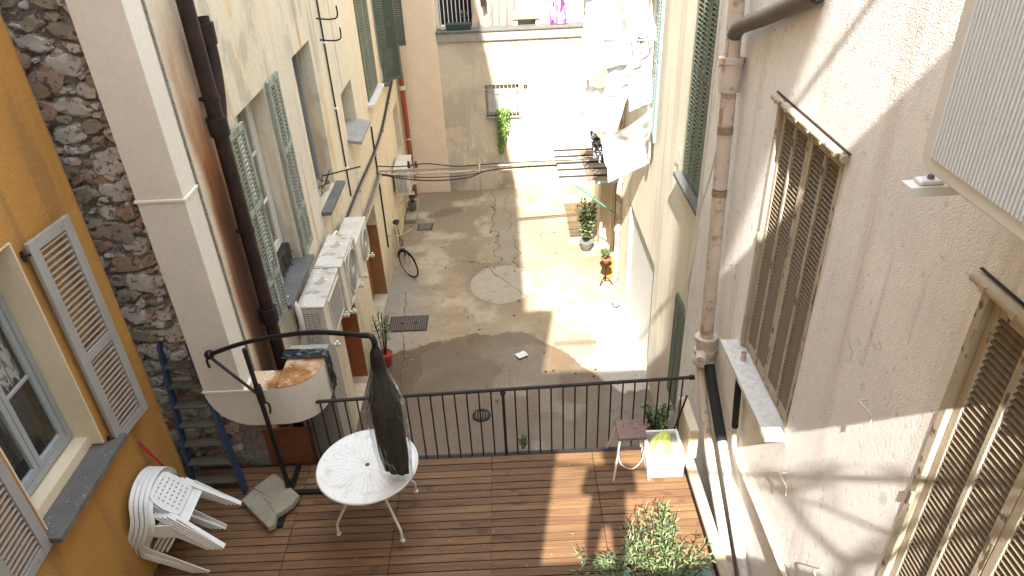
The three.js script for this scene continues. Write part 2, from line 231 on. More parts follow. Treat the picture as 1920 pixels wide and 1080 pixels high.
const m = {
  left: M({ map: T.left, bumpMap: stucco(20, 12), bumpScale: 0.006, roughness: 0.95 }),
  near: M({ map: T.near, bumpMap: stucco(19, 21), bumpScale: 0.0042, roughness: 0.95 }),
  far: M({ map: T.far, bumpMap: stucco(20, 14), bumpScale: 0.006, roughness: 0.95 }),
  back: M({ map: T.back, bumpMap: stucco(7, 7), bumpScale: 0.006, roughness: 0.95 }),
  orange: M({ map: T.orange, bumpMap: stucco(7, 7), bumpScale: 0.006, roughness: 0.95 }),
  ground: M({ map: T.ground, roughnessMap: T.groundR, bumpMap: stucco(7, 15), bumpScale: 0.005, roughness: 1 }),
  peach: M({ color: '#e0cbb0', map: FINE, bumpMap: stucco(2, 2), bumpScale: 0.004 }),
  cream: M({ color: '#d9c9aa', map: FINE, bumpMap: stucco(2, 2), bumpScale: 0.004 }),
  creamR: M({ color: '#d8cbb0', map: FINE, bumpMap: stucco(2, 2), bumpScale: 0.003 }),
  terracotta: M({ color: '#a8683f', map: GRAIN }), browndoor: M({ color: '#9a6c3c', map: GRAIN }),
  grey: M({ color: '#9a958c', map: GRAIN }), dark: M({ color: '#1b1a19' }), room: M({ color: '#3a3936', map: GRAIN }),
  mortar: M({ map: T.mortar, bumpMap: stucco(2, 2), bumpScale: 0.03 }), stone: M({ map: T.stone, bumpMap: stucco(4, 4), bumpScale: 0.012 }),
  stone2: M({ map: T.stone, color: '#d8c0b0', bumpMap: stucco(4, 4), bumpScale: 0.012 }), stone3: M({ map: T.stone, color: '#c9c3b8', bumpMap: stucco(4, 4), bumpScale: 0.012 }),
  duct: M({ color: '#d3ccbe', map: FINE, roughness: 0.6 }), ductrust: M({ map: T.ductrust, roughness: 0.95 }), ductSeam: M({ color: '#d8d0c0', roughness: 0.6 }),
  rust: M({ map: T.rust, color: '#6f6763', roughness: 0.7 }), black: M({ color: '#171615', roughness: 0.5, metalness: 0.2 }), blackPlastic: M({ color: '#141413', roughness: 0.6 }),
  rail: M({ color: '#2e2723', roughness: 0.7, metalness: 0.2 }), castiron: M({ map: T.castiron, roughness: 0.8 }), pvc: M({ color: '#d6cfc6', map: GRAIN, roughness: 0.55 }), rubber: M({ color: '#1f1d1c', roughness: 0.8 }), greypipe: M({ color: '#6b6058', roughness: 0.5, map: GRAIN }),
  redpipe: M({ color: '#9c4a2e', map: GRAIN, roughness: 0.6 }), cable: M({ color: '#2b2622', roughness: 0.7 }), cableL: M({ color: '#9c8f7c', roughness: 0.7 }), cableW: M({ color: '#e2dccf', roughness: 0.6 }),
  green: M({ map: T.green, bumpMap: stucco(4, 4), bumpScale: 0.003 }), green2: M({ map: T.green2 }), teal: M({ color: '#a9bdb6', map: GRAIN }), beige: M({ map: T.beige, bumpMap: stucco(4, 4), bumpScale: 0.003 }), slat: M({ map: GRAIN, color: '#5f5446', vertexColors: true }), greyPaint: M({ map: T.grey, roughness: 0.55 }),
  whiteFrame: M({ color: '#dcd8cc', map: FINE, roughness: 0.6 }), greyFrame: M({ color: '#9ba0a0', map: FINE, roughness: 0.55 }),
  glass: new THREE.MeshPhysicalMaterial({ color: 0xffffff, transmission: 1, roughness: 0.03, thickness: 0, ior: 1.5 }),
  slate: M({ map: T.slate, roughness: 0.8 }), marble: M({ color: '#ddd8ce', map: GRAIN, roughness: 0.6 }), conc: M({ map: T.conc, bumpMap: stucco(3, 3), bumpScale: 0.006 }),
  whitePlastic: M({ color: '#dcdcd8', roughness: 0.42 }), whitePaint: M({ color: '#d9d7d0', roughness: 0.45 }), acCase: M({ color: '#d2cbbb', roughness: 0.5, map: GRAIN }), acDirty: M({ map: T.drop, roughness: 0.8 }), acDark: M({ color: '#6f6d68', roughness: 0.7 }), acGrille: M({ color: '#b9b3a5', roughness: 0.5 }),
  wood: [], leafA: null,
};
for (const h of ['#c9bbaa', '#b8a999', '#c0b09f', '#ad9d8d']) m.wood.push(M({ map: T.wood, color: h, bumpMap: T.woodB, bumpScale: 0.0025, roughness: 0.75 }));
// ---------------------------------------------------------------- setting
const LX = -2.68, NX = 2.0, FX = 2.25, BZ = -17.9, DECK = 2.5;
struct('ground', metric(new THREE.PlaneGeometry(120, 120).rotateX(-Math.PI / 2).translate(0, -0.02, 0)), m.grey);
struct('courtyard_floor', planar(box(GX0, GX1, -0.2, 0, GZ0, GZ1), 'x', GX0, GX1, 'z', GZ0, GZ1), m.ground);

// left building (long cream facade)
const L_HOLES = { w1: rect(-7.92, -6.87, 3.62, 5.82), w2: rect(-10.17, -9.2, 3.70, 5.82), small: rect(-12.45, -11.52, 3.88, 4.65), w3: rect(-14.95, -13.72, 3.80, 6.2), w4: rect(-16.75, -15.6, 3.7, 6.2), doorA: rect(-12.75, -11.3, 0.02, 2.2), doorB: rect(-10.0, -9.0, 0.02, 2.25), w5: rect(-17.3, -16.5, 1.6, 2.75) };
{
  const t = thing('cream_facade_building', 'long cream plastered building with worn ochre wall and green shuttered windows', 'building', [LX, 0, -12]);
  const g = planar(wallX(LX, -0.34, rect(-18.2, -5.62, 0, 16), Object.values(L_HOLES)), 'z', -18, -5.6, 'y', 0, 7.5);
  g.translate(-LX, 0, 12); mesh('wall', g, m.left, t);
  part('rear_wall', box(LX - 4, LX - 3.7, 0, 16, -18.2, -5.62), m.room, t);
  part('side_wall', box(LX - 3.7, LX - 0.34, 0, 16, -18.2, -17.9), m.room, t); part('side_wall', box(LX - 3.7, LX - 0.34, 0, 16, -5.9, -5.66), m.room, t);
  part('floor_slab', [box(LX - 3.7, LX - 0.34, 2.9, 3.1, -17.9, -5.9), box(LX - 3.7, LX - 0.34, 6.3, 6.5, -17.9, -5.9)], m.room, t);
  part('roof', box(LX - 4.2, -2.28, 14.61, 14.74, -18.4, -4.62), m.terracotta, t);
}
// buildings behind the viewer on the left, whose eaves shade the left half of the yard
{
  const t = thing('orange_house', 'orange rendered house wall with grey shuttered window beside the deck', 'building', [-3.4, 0, -2]);
  const g = wallX(-3.4, -0.3, [[-5.1, 0], [0.3, 0], [0.3, 14.4], [-5.1, 14.4]], [rect(-4.3, -3.42, 3.98, 5.86)]);
  const pg = planar(g, 'z', -5.4, 0.6, 'y', 2, 8); pg.translate(3.4, 0, 2); mesh('wall', pg, m.orange, t);
  const c = new THREE.CylinderGeometry(0.15, 0.15, 14.4, 10, 1, false, Math.PI / 2, Math.PI / 2).translate(-3.55, 7.2, -5.1);
  const cg = planar(c, 'z', -5.4, 0.6, 'y', 2, 8); cg.translate(3.4, 0, 2); mesh('rounded_corner', cg, m.orange, t);
  part('end_wall', box(-6, -3.55, 0, 14.4, -5.25, -5.0), m.browndoor, t);
  part('roof', box(-7, -2.28, 14.61, 14.74, -4.6, 0.1), m.terracotta, t);
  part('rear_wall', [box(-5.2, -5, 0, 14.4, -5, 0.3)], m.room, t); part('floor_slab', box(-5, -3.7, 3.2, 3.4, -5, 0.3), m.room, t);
  const t2 = thing('tall_house', 'tall cream house behind the viewer on the left', 'building', [-4, 0, 5]);
  part('wall', box(-6, -2.9, 0, 14.4, 0.55, 14), m.cream, t2);
  part('roof', box(-6.4, -2.28, 14.61, 14.74, 0.12, 14.2), m.terracotta, t2);
}
// unseen gallery at the viewer: landing, walls shaped to mask sun, added blocking wedge
{
  const t = thing('unseen_gallery', 'unseen cream gallery house with photographer landing, walls shaped to mask the sun', 'building', [0, 0, 1]);
  part('landing_slab', box(-0.7, 2.2, 6.62, 6.85, -0.02, 2.2), m.conc, t);
  part('wall', [box(-3.4, -0.7, 0, 8.93, 0.32, 0.5), box(-0.7, 2.2, 0, 6.62, 0.32, 0.5)], m.cream, t);
  part('upper_wall', box(-3.4, 2.2, 8.93, 10.95, 0.32, 0.5), m.cream, t);
  part('side_pier', box(-3.4, -1.45, 10.95, 13.1, 0.32, 0.5), m.cream, t);
  const s = new THREE.Shape([[0.62, 10.95], [0.83, 10.95], [1.25, 13.5], [1.25, 15.4], [0.66, 15.4]].map((p) => new THREE.Vector2(...p)));
  part('stack', new THREE.ExtrudeGeometry(s, { depth: 0.18, bevelEnabled: false }).translate(0, 0, 0.32), m.cream, t);  // invented wedge, its slanted edge set to keep sun off the right wall
  part('clothes_pole', [rod(V3(-1.35, 12.05, 0.5), V3(2.0, 12.05, 0.5), 0.035)], m.rail, t);
  part('hanging_rod', [rod(V3(-0.7, 8.66, 0.46), V3(2.0, 8.26, 0.46), 0.022)], m.rail, t);
}
// right building: near part pinkish, far part cream and set back
const R_HOLES = { garage: rect(-11.95, -9.62, 0.02, 2.25), door: rect(-14.2, -13.1, 0.05, 2.3), low: rect(-8.15, -7.2, 1.0, 2.72), up: rect(-8.4, -7.3, 4.35, 6.6), laundryW: rect(-11.6, -10.4, 4.2, 6.4) };
{
  const t = thing('pink_white_building', 'pale pinkish roughcast building with beige louvred shutters on the right', 'building', [NX, 0, -3]);
  const g = planar(wallX(NX, 0.3, rect(-6.8, 0.6, 0, 12), [rect(-5.05, -3.9, 4.12, 6.36), rect(-2.5, -1.4, 3.9, 6.36)]), 'z', -7, 0.5, 'y', 0, 8.5);
  g.translate(-NX, 0, 3); mesh('wall', g, m.near, t);
  part('end_wall', box(NX + 0.301, NX + 4, 0, 12, -6.8, -6.5), m.creamR, t);
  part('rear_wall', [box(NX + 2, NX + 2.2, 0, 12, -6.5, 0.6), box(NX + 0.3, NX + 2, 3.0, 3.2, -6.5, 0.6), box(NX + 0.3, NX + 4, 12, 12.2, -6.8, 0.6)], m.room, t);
  const t2 = thing('cream_garage_building', 'cream building with roller garage door and green shutters at the right', 'building', [FX, 0, -12]);
  const g2 = planar(wallX(FX, 0.3, rect(-18.2, -6.5, 0, 12), Object.values(R_HOLES)), 'z', -18, -6.5, 'y', 0, 8);
  g2.translate(-FX, 0, 12); mesh('wall', g2, m.far, t2);
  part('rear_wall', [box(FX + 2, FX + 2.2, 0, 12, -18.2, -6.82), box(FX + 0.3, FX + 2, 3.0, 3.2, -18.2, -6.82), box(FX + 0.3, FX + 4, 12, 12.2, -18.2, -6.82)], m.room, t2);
}
// end of the yard: rendered wall with a terrace on top, peach corner pier, house set back behind
{
  const t = thing('end_wall', 'bare render wall closing the yard with grey coping ledge', 'wall', [0, 0, BZ]);
  const s = new THREE.Shape([[-1.62, 0], [2.25, 0], [2.25, 3.96], [-1.62, 3.96]].map((p) => new THREE.Vector2(...p)));
  s.holes.push(new THREE.Path([[-0.5, 2.05], [0.36, 2.05], [0.36, 2.86], [-0.5, 2.86]].map((p) => new THREE.Vector2(...p))));
  const g = planar(new THREE.ExtrudeGeometry(s, { depth: 0.3, bevelEnabled: false }).translate(0, 0, BZ - 0.3), 'x', -1.7, 2.6, 'y', 0, 4.3); g.translate(0, 0, -BZ); mesh('wall', g, m.back, t);
  part('coping', [rbox(-1.6, 2.02, 3.96, 4.18, BZ - 0.34, BZ + 0.06, 0.01)], m.grey, t);
  part('coping_cap', [rbox(-1.62, 2.03, 4.18, 4.22, BZ - 0.36, BZ + 0.09, 0.008)], m.slate, t);
  part('terrace_floor', box(-1.62, 2.25, 3.7, 3.9, -20.5, BZ - 0.31), m.conc, t);
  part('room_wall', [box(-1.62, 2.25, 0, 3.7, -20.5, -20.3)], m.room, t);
  const p = thing('corner_pier', 'smooth peach corner pier beside the red downpipe', 'pillar', [-2.2, 0, BZ]);
  part('shaft', rbox(-2.70, -1.60, 0, 10, BZ - 0.3, BZ + 0.05, 0.015), m.peach, p);
  const h = thing('terrace_house', 'pale house set back behind the terrace with laundry', 'building', [0, 4, -20.6]);
  part('wall', box(-4, 5, 3.7, 11, -20.9, -20.5), m.creamR, h);
}
// ---------------------------------------------------------------- raised timber deck
{
  const t = thing('timber_deck', 'raised deck of brown grooved planks with black front railing edge', 'deck', [-0.8, DECK, -4.5]);
  const pitch = 0.092, seams = [-3.45, -2.24, -1.25, -0.315, 0.75, 1.66];
  const cache = new Map();
  let row = 0;
  for (let z = -5.42; z < -2.6; z += pitch, row++) for (let k = 0; k < seams.length - 1; k++) {
    let a = seams[k] + 0.002, b = seams[k + 1] - 0.002;
    const yy = rr(-0.003, 0.002);
    const g = metric(rbox(a, b, DECK - 0.035 + yy, DECK + yy, z + 0.003, z + pitch - 0.006, 0.004), 1);
    const uv = g.attributes.uv, ou = rnd(), ov = rnd(); for (let i = 0; i < uv.count; i++) uv.setXY(i, uv.getX(i) * 0.45 + ou, uv.getY(i) * 0.9 + ov);
    g.translate(0.8, -DECK, 4.5); mesh('plank', g, m.wood[Math.floor(rnd() * 4)], t);
  }
  for (let x = -3.3; x < 1.7; x += 0.5) part('joist', box(x, x + 0.06, DECK - 0.16, DECK - 0.041, -5.4, -2.6), m.wood[3], t);
  part('edge_beam', box(-3.45, 1.72, DECK - 0.2, DECK - 0.045, -5.49, -5.43), m.rust, t);
}
// ---------------------------------------------------------------- louvred shutters and windows
const slatCache = new Map();
function leaf(name, label, o, pos, rotY, group) {
  const { w, h, cols = 2, bands = [1], pitch = 0.044, mat, slatMat = mat, stile = 0.05, rail = 0.07, th = 0.036, tilt = 0.62, sd = 0.044, sth = 0.006, mid = stile * 0.7 } = o;
  const t = thing(name, label, 'shutter', pos, group); t.rotation.y = rotY;
  const put = (n, g, mt) => mesh(n, metric(join([g])), mt, t);
  put('stile', rbox(0, stile, 0, h, -th / 2, th / 2, 0.004), mat); put('stile', rbox(w - stile, w, 0, h, -th / 2, th / 2, 0.004), mat);
  const cw = (w - 2 * stile - (cols - 1) * mid) / cols;
  for (let c = 1; c < cols; c++) { const x = stile + c * cw + (c - 1) * mid; put('stile', rbox(x, x + mid, rail, h - rail, -th / 2 - 0.002, th / 2 + 0.004, 0.003), mat); }
  const tot = bands.reduce((a, b) => a + b, 0), free = h - rail * (bands.length + 1); let y = 0;
  for (let b = 0; b <= bands.length; b++) {
    put('rail', rbox(stile + 0.001, w - stile - 0.001, y, y + rail, -th / 2 + 0.003, th / 2 - 0.003, 0.003), mat); y += rail;
    if (b === bands.length) break;
    const bh = free * bands[b] / tot, n = Math.max(1, Math.round(bh / pitch));
    const key = [cw, sd, sth, tilt, !!o.litEdge].join(); if (!slatCache.has(key)) { const g = metric(rbox(0.0015, cw - 0.0015, -sth / 2, sth / 2, -sd / 2, sd / 2, 0.0015)); if (o.litEdge) { const p = g.attributes.position, c = new Float32Array(p.count * 3).fill(1); for (let i = 0; i < p.count; i++) if (p.getZ(i) > sd / 2 - 0.004) { c[3 * i] = o.litEdge[0]; c[3 * i + 1] = o.litEdge[1]; c[3 * i + 2] = o.litEdge[2]; } g.setAttribute('color', new THREE.BufferAttribute(c, 3)); } slatCache.set(key, g.rotateX(tilt)); }
    for (let c = 0; c < cols; c++) for (let k = 0; k < n; k++) { const q = mesh('slat', slatCache.get(key), slatMat, t); q.position.set(stile + c * (cw + mid), y + (k + 0.5) * bh / n, 0); q.rotation.x = o.litEdge ? 0 : rr(-0.04, 0.04); }
    y += bh;
  }
  return t;
}
// wooden casement in a wall of constant x (outside towards dir): frame, sashes with glazing bars, panes
function casement(label, x, dir, z0, z1, y0, y1, { fm = m.whiteFrame, sashes = 2, barsY = [0.35, 0.68], name = 'casement_window', group } = {}) {
  const t = thing(name, label, 'window', [x, y0, (z0 + z1) / 2], group), f = 0.05, d = 0.05, X0 = x, X1 = x + dir * d;
  part('frame', [box(X0, X1, y0, y0 + f, z0, z1), box(X0, X1, y1 - f, y1, z0, z1), box(X0, X1, y0 + f, y1 - f, z0, z0 + f), box(X0, X1, y0 + f, y1 - f, z1 - f, z1)], fm, t);
  const sw = (z1 - z0 - 2 * f) / sashes;
  for (let s = 0; s < sashes; s++) {
    const a = z0 + f + s * sw + 0.003, b = a + sw - 0.006, c = y0 + f + 0.003, e = y1 - f - 0.003, q = 0.045, xa = x + dir * 0.008, xb = x + dir * (d - 0.008);
    const sash = part('sash', [rbox(xa, xb, c, c + q * 1.4, a, b, 0.004), rbox(xa, xb, e - q, e, a, b, 0.004), rbox(xa, xb, c + q * 1.4, e - q, a, a + q, 0.004), rbox(xa, xb, c + q * 1.4, e - q, b - q, b, 0.004)], fm, t);
    const ys = [c + q * 1.4, ...barsY.map((k) => lerp(c, e, k)), e - q];
    for (let k = 0; k < barsY.length; k++) part('glazing_bar', rbox(xa + dir * 0.004, xb - dir * 0.004, ys[k + 1] - 0.011, ys[k + 1] + 0.011, a + q, b - q, 0.003), fm, sash);
    for (let k = 0; k < ys.length - 1; k++) part('pane', box(x + dir * 0.018, x + dir * 0.022, ys[k] + 0.001, ys[k + 1] - 0.001, a + q, b - q), m.glass, sash);
  }
  return t;
}
const PI2 = Math.PI / 2;
// near right windows: closed beige louvres under a projecting head moulding, marble sill
function beigeWindow(z0, z1, y0, y1, where, sillX) {
  const t = thing('window_surround', `beige peeling wooden shutter frame with head moulding, ${where}`, 'window frame', [NX, y0, (z0 + z1) / 2], 'beige window frames');
  part('jamb', rbox(NX - 0.006, NX + 0.12, y0, y1, z0, z0 + 0.05, 0.005), m.beige, t);
  part('jamb', rbox(NX - 0.006, NX + 0.12, y0, y1, z1 - 0.05, z1, 0.005), m.beige, t);
  part('head_rail', rbox(NX - 0.012, NX + 0.12, y1, y1 + 0.055, z0 - 0.02, z1 + 0.02, 0.008), m.beige, t);
  part('head_moulding', join([rod(V3(NX - 0.026, y1 + 0.03, z0 - 0.04), V3(NX - 0.026, y1 + 0.03, z1 + 0.04), 0.027, 0.027, 14)]), m.beige, t);
  part('head_flashing', box(NX - 0.015, NX + 0.02, y1 + 0.062, y1 + 0.066, z0 - 0.05, z1 + 0.05), m.rust, t);
  for (let k = 0; k < 6; k++) part('bracket_block', rbox(NX - 0.06, NX - 0.03, y1 + 0.012, y1 + 0.045, z0 + 0.04 + k * (z1 - z0 - 0.12) / 5, z0 + 0.075 + k * (z1 - z0 - 0.12) / 5, 0.004), m.beige, t);
  for (const y of [y0 + 0.25, y0 + 1.05, y1 - 0.25]) part('hinge', rod(V3(NX - 0.012, y, z0 + 0.047), V3(NX - 0.012, y + 0.07, z0 + 0.047), 0.009), m.beige, t);
  if (sillX) {
    const s = one('marble_sill', rbox(NX - sillX, NX + 0.1, y0 - 0.08, y0 - 0.035, z0 - 0.09, z1 + 0.02, 0.006), m.marble, `pale marble window sill projecting under beige shutters, ${where}`, 'sill');
  }
  const w = (z1 - z0 - 0.10) / 2 - 0.004, o = { w, h: y1 - y0 - 0.01, bands: [1], pitch: 0.036, mat: m.beige, slatMat: m.slat, stile: 0.046, rail: 0.08, th: 0.04, mid: 0.03, tilt: 0.6, sd: 0.034, sth: 0.006, litEdge: [2.1, 2.05, 1.95] };  // weathered brown slats; front edges lightened for caught light, bodies darkened for shade
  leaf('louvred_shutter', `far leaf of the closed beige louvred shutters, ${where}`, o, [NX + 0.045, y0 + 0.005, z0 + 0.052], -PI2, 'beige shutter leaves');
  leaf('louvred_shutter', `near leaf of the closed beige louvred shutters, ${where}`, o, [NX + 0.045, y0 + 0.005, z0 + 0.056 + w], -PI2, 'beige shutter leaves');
}
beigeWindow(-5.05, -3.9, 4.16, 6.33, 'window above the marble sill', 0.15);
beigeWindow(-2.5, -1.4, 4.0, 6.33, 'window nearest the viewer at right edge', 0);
// left facade
casement('white framed window with pale green panes between folded green shutters', LX - 0.24, 1, -7.9, -6.89, 3.86, 5.8, { barsY: [0.34, 0.66] });
one('window_curtain', rbox(LX - 0.33, LX - 0.325, 3.95, 5.75, -7.85, -6.95, 0.002), M({ color: '#7f8c78', roughness: 0.95, map: FINE }), 'pale green curtain behind the white framed window', 'curtain');
one('window_box', join([rbox(LX - 0.2, LX - 0.1, 3.68, 3.90, -7.86, -6.93, 0.01), ...Array.from({ length: 26 }, () => { const z = rr(-7.8, -7.0), y = rr(3.68, 3.88); return rod(V3(LX - 0.11, y, z), V3(LX - 0.08, y + rr(-0.1, 0.1), z + rr(-0.1, 0.1)), 0.006, 0.006, 5); })]), m.cable, 'dark wire covered window box under green paned window', 'window box');
one('stone_sill', rbox(LX - 0.2, LX + 0.13, 3.58, 3.64, -8.0, -6.8, 0.008), m.slate, 'dark slate sill below the green paned window', 'sill');
const gs = { w: 0.5, h: 2.24, bands: [1, 1, 0.55], pitch: 0.046, mat: m.green, slatMat: m.green, stile: 0.05, mid: 0.03, rail: 0.075, tilt: -0.2, sd: 0.026 };
gs.bands = [0.6, 1, 1];
leaf('louvred_shutter', 'peeling pale green shutter folded back beside the rusty downpipe', gs, [LX + 0.05, 3.55, -6.36], PI2 - 0.04, 'pale green shutters of the first window');
leaf('louvred_shutter', 'peeling pale green shutter folded back on the far side of its window', gs, [LX + 0.035, 3.62, -7.95], PI2 + 0.06, 'pale green shutters of the first window');
{
  const t = thing('tall_window', 'narrow window with pale blue inner board and rubbish heaped on sill', 'window', [LX, 3.7, -9.7]);
  part('frame', [box(LX - 0.24, LX - 0.19, 3.72, 5.8, -10.15, -10.1), box(LX - 0.24, LX - 0.19, 3.72, 5.8, -9.27, -9.22), box(LX - 0.24, LX - 0.19, 5.75, 5.8, -10.1, -9.27), box(LX - 0.24, LX - 0.19, 3.72, 3.8, -10.1, -9.27)], m.greyFrame, t);
  part('inner_board', rbox(LX - 0.17, LX - 0.14, 3.74, 5.78, -9.62, -9.24, 0.004), M({ color: '#b9bfc0', map: GRAIN }), t);
  part('pane', box(LX - 0.22, LX - 0.216, 3.8, 5.75, -10.1, -9.62), m.glass, t);
  part('sill', rbox(LX - 0.12, LX + 0.14, 3.63, 3.69, -10.25, -9.12, 0.008), m.slate, t);
  const j = thing('junk_basket', 'heap of dark wire and sticks on the narrow window sill', 'basket', [LX, 3.7, -9.7]);
  for (let k = 0; k < 12; k++) part('stick', rod(V3(LX - rr(0.02, 0.14), 3.7 + rr(0, 0.1), rr(-10.05, -9.4)), V3(LX + rr(-0.1, 0.06), 3.78 + rr(0, 0.25), rr(-10.05, -9.4)), 0.008, 0.006, 5), k % 3 ? m.cable : m.cableL, j);
  part('rod', rod(V3(LX - 0.05, 3.98, -9.75), V3(LX + 0.5, 4.06, -9.85), 0.011), m.black, j);
}
{
  const t = thing('small_window', 'small deep window with green frame and sloping grey sill', 'window', [LX, 3.88, -12]);
  part('frame', [box(LX - 0.26, LX - 0.2, 3.9, 4.63, -12.43, -12.38), box(LX - 0.26, LX - 0.2, 3.9, 4.63, -11.6, -11.54), box(LX - 0.26, LX - 0.2, 4.58, 4.63, -12.38, -11.6), box(LX - 0.26, LX - 0.2, 3.9, 3.96, -12.38, -11.6)], m.green, t);
  part('pane', box(LX - 0.24, LX - 0.235, 3.96, 4.58, -12.38, -11.6), m.glass, t);
  const s = rbox(-0.14, 0.26, -0.03, 0.03, -12.55, -11.45, 0.008).rotateZ(-0.18).translate(LX - 0.03, 3.88, 0); part('sill', s, m.grey, t);
}
const g3 = { w: 0.6, h: 2.3, bands: [0.7, 1], pitch: 0.05, mat: m.green2, slatMat: m.green2, stile: 0.055, rail: 0.08, mid: 0.035, sd: 0.05 };
g3.mat = g3.slatMat = M({ map: T.green, color: '#c2c4b4' });
leaf('louvred_shutter', 'closed grey green shutter, near leaf above the cable run', g3, [LX + 0.01, 3.86, -13.74], PI2, 'grey green closed shutters');
leaf('louvred_shutter', 'closed grey green shutter, far leaf above the cable run', g3, [LX + 0.01, 3.86, -14.345], PI2, 'grey green closed shutters');
one('stone_sill', rbox(LX - 0.1, LX + 0.13, 3.76, 3.82, -15.08, -13.6, 0.008), m.marble, 'grey sill below the closed grey green shutters', 'sill');
const g4 = { w: 0.44, h: 2.3, cols: 1, bands: [1], pitch: 0.045, mat: m.green2, slatMat: m.green2, stile: 0.055, rail: 0.08, sd: 0.05 };
leaf('louvred_shutter', 'dark green open shutter seen edge on beside cream wall', g4, [LX + 0.04, 3.72, -15.6], PI2 - 1.15, 'dark green open shutters');
leaf('louvred_shutter', 'broad dark green open shutter above the red downpipe', g4, [LX + 0.03, 4.18, -16.75], 0.12, 'dark green open shutters');
casement('dim window between dark green open shutters', LX - 0.2, 1, -16.72, -15.63, 3.75, 6.1, { fm: m.greyFrame });
one('stone_sill', rbox(LX - 0.1, LX + 0.16, 3.62, 3.68, -16.8, -15.5, 0.008), m.slate, 'blue grey sill below the dark green open shutters', 'sill');
casement('low window behind the farthest air conditioner', LX - 0.2, 1, -17.28, -16.52, 1.62, 2.73, { fm: m.greyFrame, sashes: 1 });
// doors of the left facade
for (const [z0, z1, h, mt, lab] of [[-12.75, -11.3, 2.2, m.browndoor, 'ochre brown door recess beneath the cable run'], [-10.0, -9.0, 2.25, m.terracotta, 'terracotta coloured door recess under the air conditioners']]) {
  const t = thing('door', lab, 'door', [LX, 0, (z0 + z1) / 2]); part('leaf', rbox(LX - 0.32, LX - 0.27, 0.03, h - 0.03, z0 + 0.02, z1 - 0.02, 0.006), mt, t);
  part('reveal', [box(LX - 0.27, LX - 0.006, 0.005, h * 0.75, z1 - 0.025, z1 - 0.003), box(LX - 0.27, LX - 0.006, 0.005, h * 0.75, z0 + 0.003, z0 + 0.025)], mt, t); part('handle', rod(V3(LX - 0.27, 1.05, z1 - 0.15), V3(LX - 0.22, 1.05, z1 - 0.15), 0.015), m.rust, t);
}
// orange house window: grey casement with lace, slate sill, two grey shutters folded back
{
  const X = -3.66;
  casement('grey casement window with lace curtains in the orange wall', X, 1, -4.28, -3.44, 4.1, 5.84, { fm: m.greyFrame, barsY: [0.40, 0.72] });
  const lace = tex(512, 512, (u, v) => { const e = v - 0.12 - 0.05 * Math.abs(Math.sin(u * 25)); const k = Math.sin(u * 300) * Math.sin(v * 300); const fl = fbm(u * 18, v * 18, 3); const edge = v < 0.42 ? 0.25 + 0.4 * sst(0.45, 0.55, fl) : 0.38 + 0.1 * k; return e < 0 ? 0 : clamp(edge); }, { srgb: false, repeat: false });
  for (const [a, b, nm] of [[-4.21, -3.88, 'far'], [-3.85, -3.5, 'near']]) {
    const g = new THREE.PlaneGeometry(b - a, 1.15, 40, 2), p = g.attributes.position; for (let i = 0; i < p.count; i++) p.setZ(i, 0.012 * Math.sin(p.getX(i) * 55)); g.rotateY(PI2); g.translate(X - 0.05, 5.2, (a + b) / 2); g.computeVertexNormals();
    const c = mesh('lace_curtain', g, new THREE.MeshPhysicalMaterial({ color: new THREE.Color('#d8d8d4'), alphaMap: lace, transparent: true, roughness: 1, side: THREE.DoubleSide }), scene); tag(c, `white lace curtain with scalloped hem behind the ${nm} sash`, 'curtain', 'lace curtains');
  }
  one('inner_blind', rbox(X - 0.22, X - 0.215, 4.1, 5.9, -4.35, -3.4, 0.002), M({ color: '#5a5c58', map: GRAIN }), 'grey drape hanging inside the lace curtained window', 'blind');
  one('window_reveal', [box(-3.66, -3.5, 3.985, 4.075, -4.296, -3.424)], m.cream, 'cream plaster strip between slate sill and grey window', 'plaster strip');
  one('slate_sill', rbox(-3.52, -3.28, 3.93, 3.982, -4.42, -3.36, 0.006), m.slate, 'rough dark slate sill of the orange wall window', 'sill');
  const t = thing('reveal_lining', 'cream painted lining of the window opening in orange wall', 'window lining', [-3.5, 4, -3.9]);
  part('jamb', box(-3.66, -3.398, 4.0, 5.855, -4.299, -4.285), m.cream, t); part('jamb', box(-3.66, -3.398, 4.0, 5.855, -3.435, -3.421), m.cream, t); part('head', box(-3.66, -3.398, 5.845, 5.859, -4.285, -3.435), m.cream, t);
  const o = { w: 0.47, h: 1.9, cols: 1, bands: [0.78, 1], pitch: 0.048, mat: m.greyPaint, slatMat: M({ color: '#98938b', roughness: 0.6 }), stile: 0.085, rail: 0.085, th: 0.035, tilt: -0.05, sd: 0.022, sth: 0.009 };
  leaf('louvred_shutter', 'grey louvred shutter folded back on the orange wall, fully visible', o, [-3.35, 3.9, -4.36], PI2 - 0.1, 'grey shutters on the orange wall');
  leaf('louvred_shutter', 'grey louvred shutter on the orange wall cut by the lower left corner', o, [-3.36, 3.9, -2.9], PI2 + 0.05, 'grey shutters on the orange wall');
  const h = thing('hinge_post', 'small iron hinge pins of the fully visible grey shutter', 'hinge', [-3.4, 3.9, -4.33]);
  for (const y of [3.98, 5.72]) part('pin', [rod(V3(-3.38, y - 0.04, -4.335), V3(-3.38, y + 0.04, -4.335), 0.012), rod(V3(-3.4, y, -4.335), V3(-3.34, y, -4.36), 0.01)], m.rust, h);
}
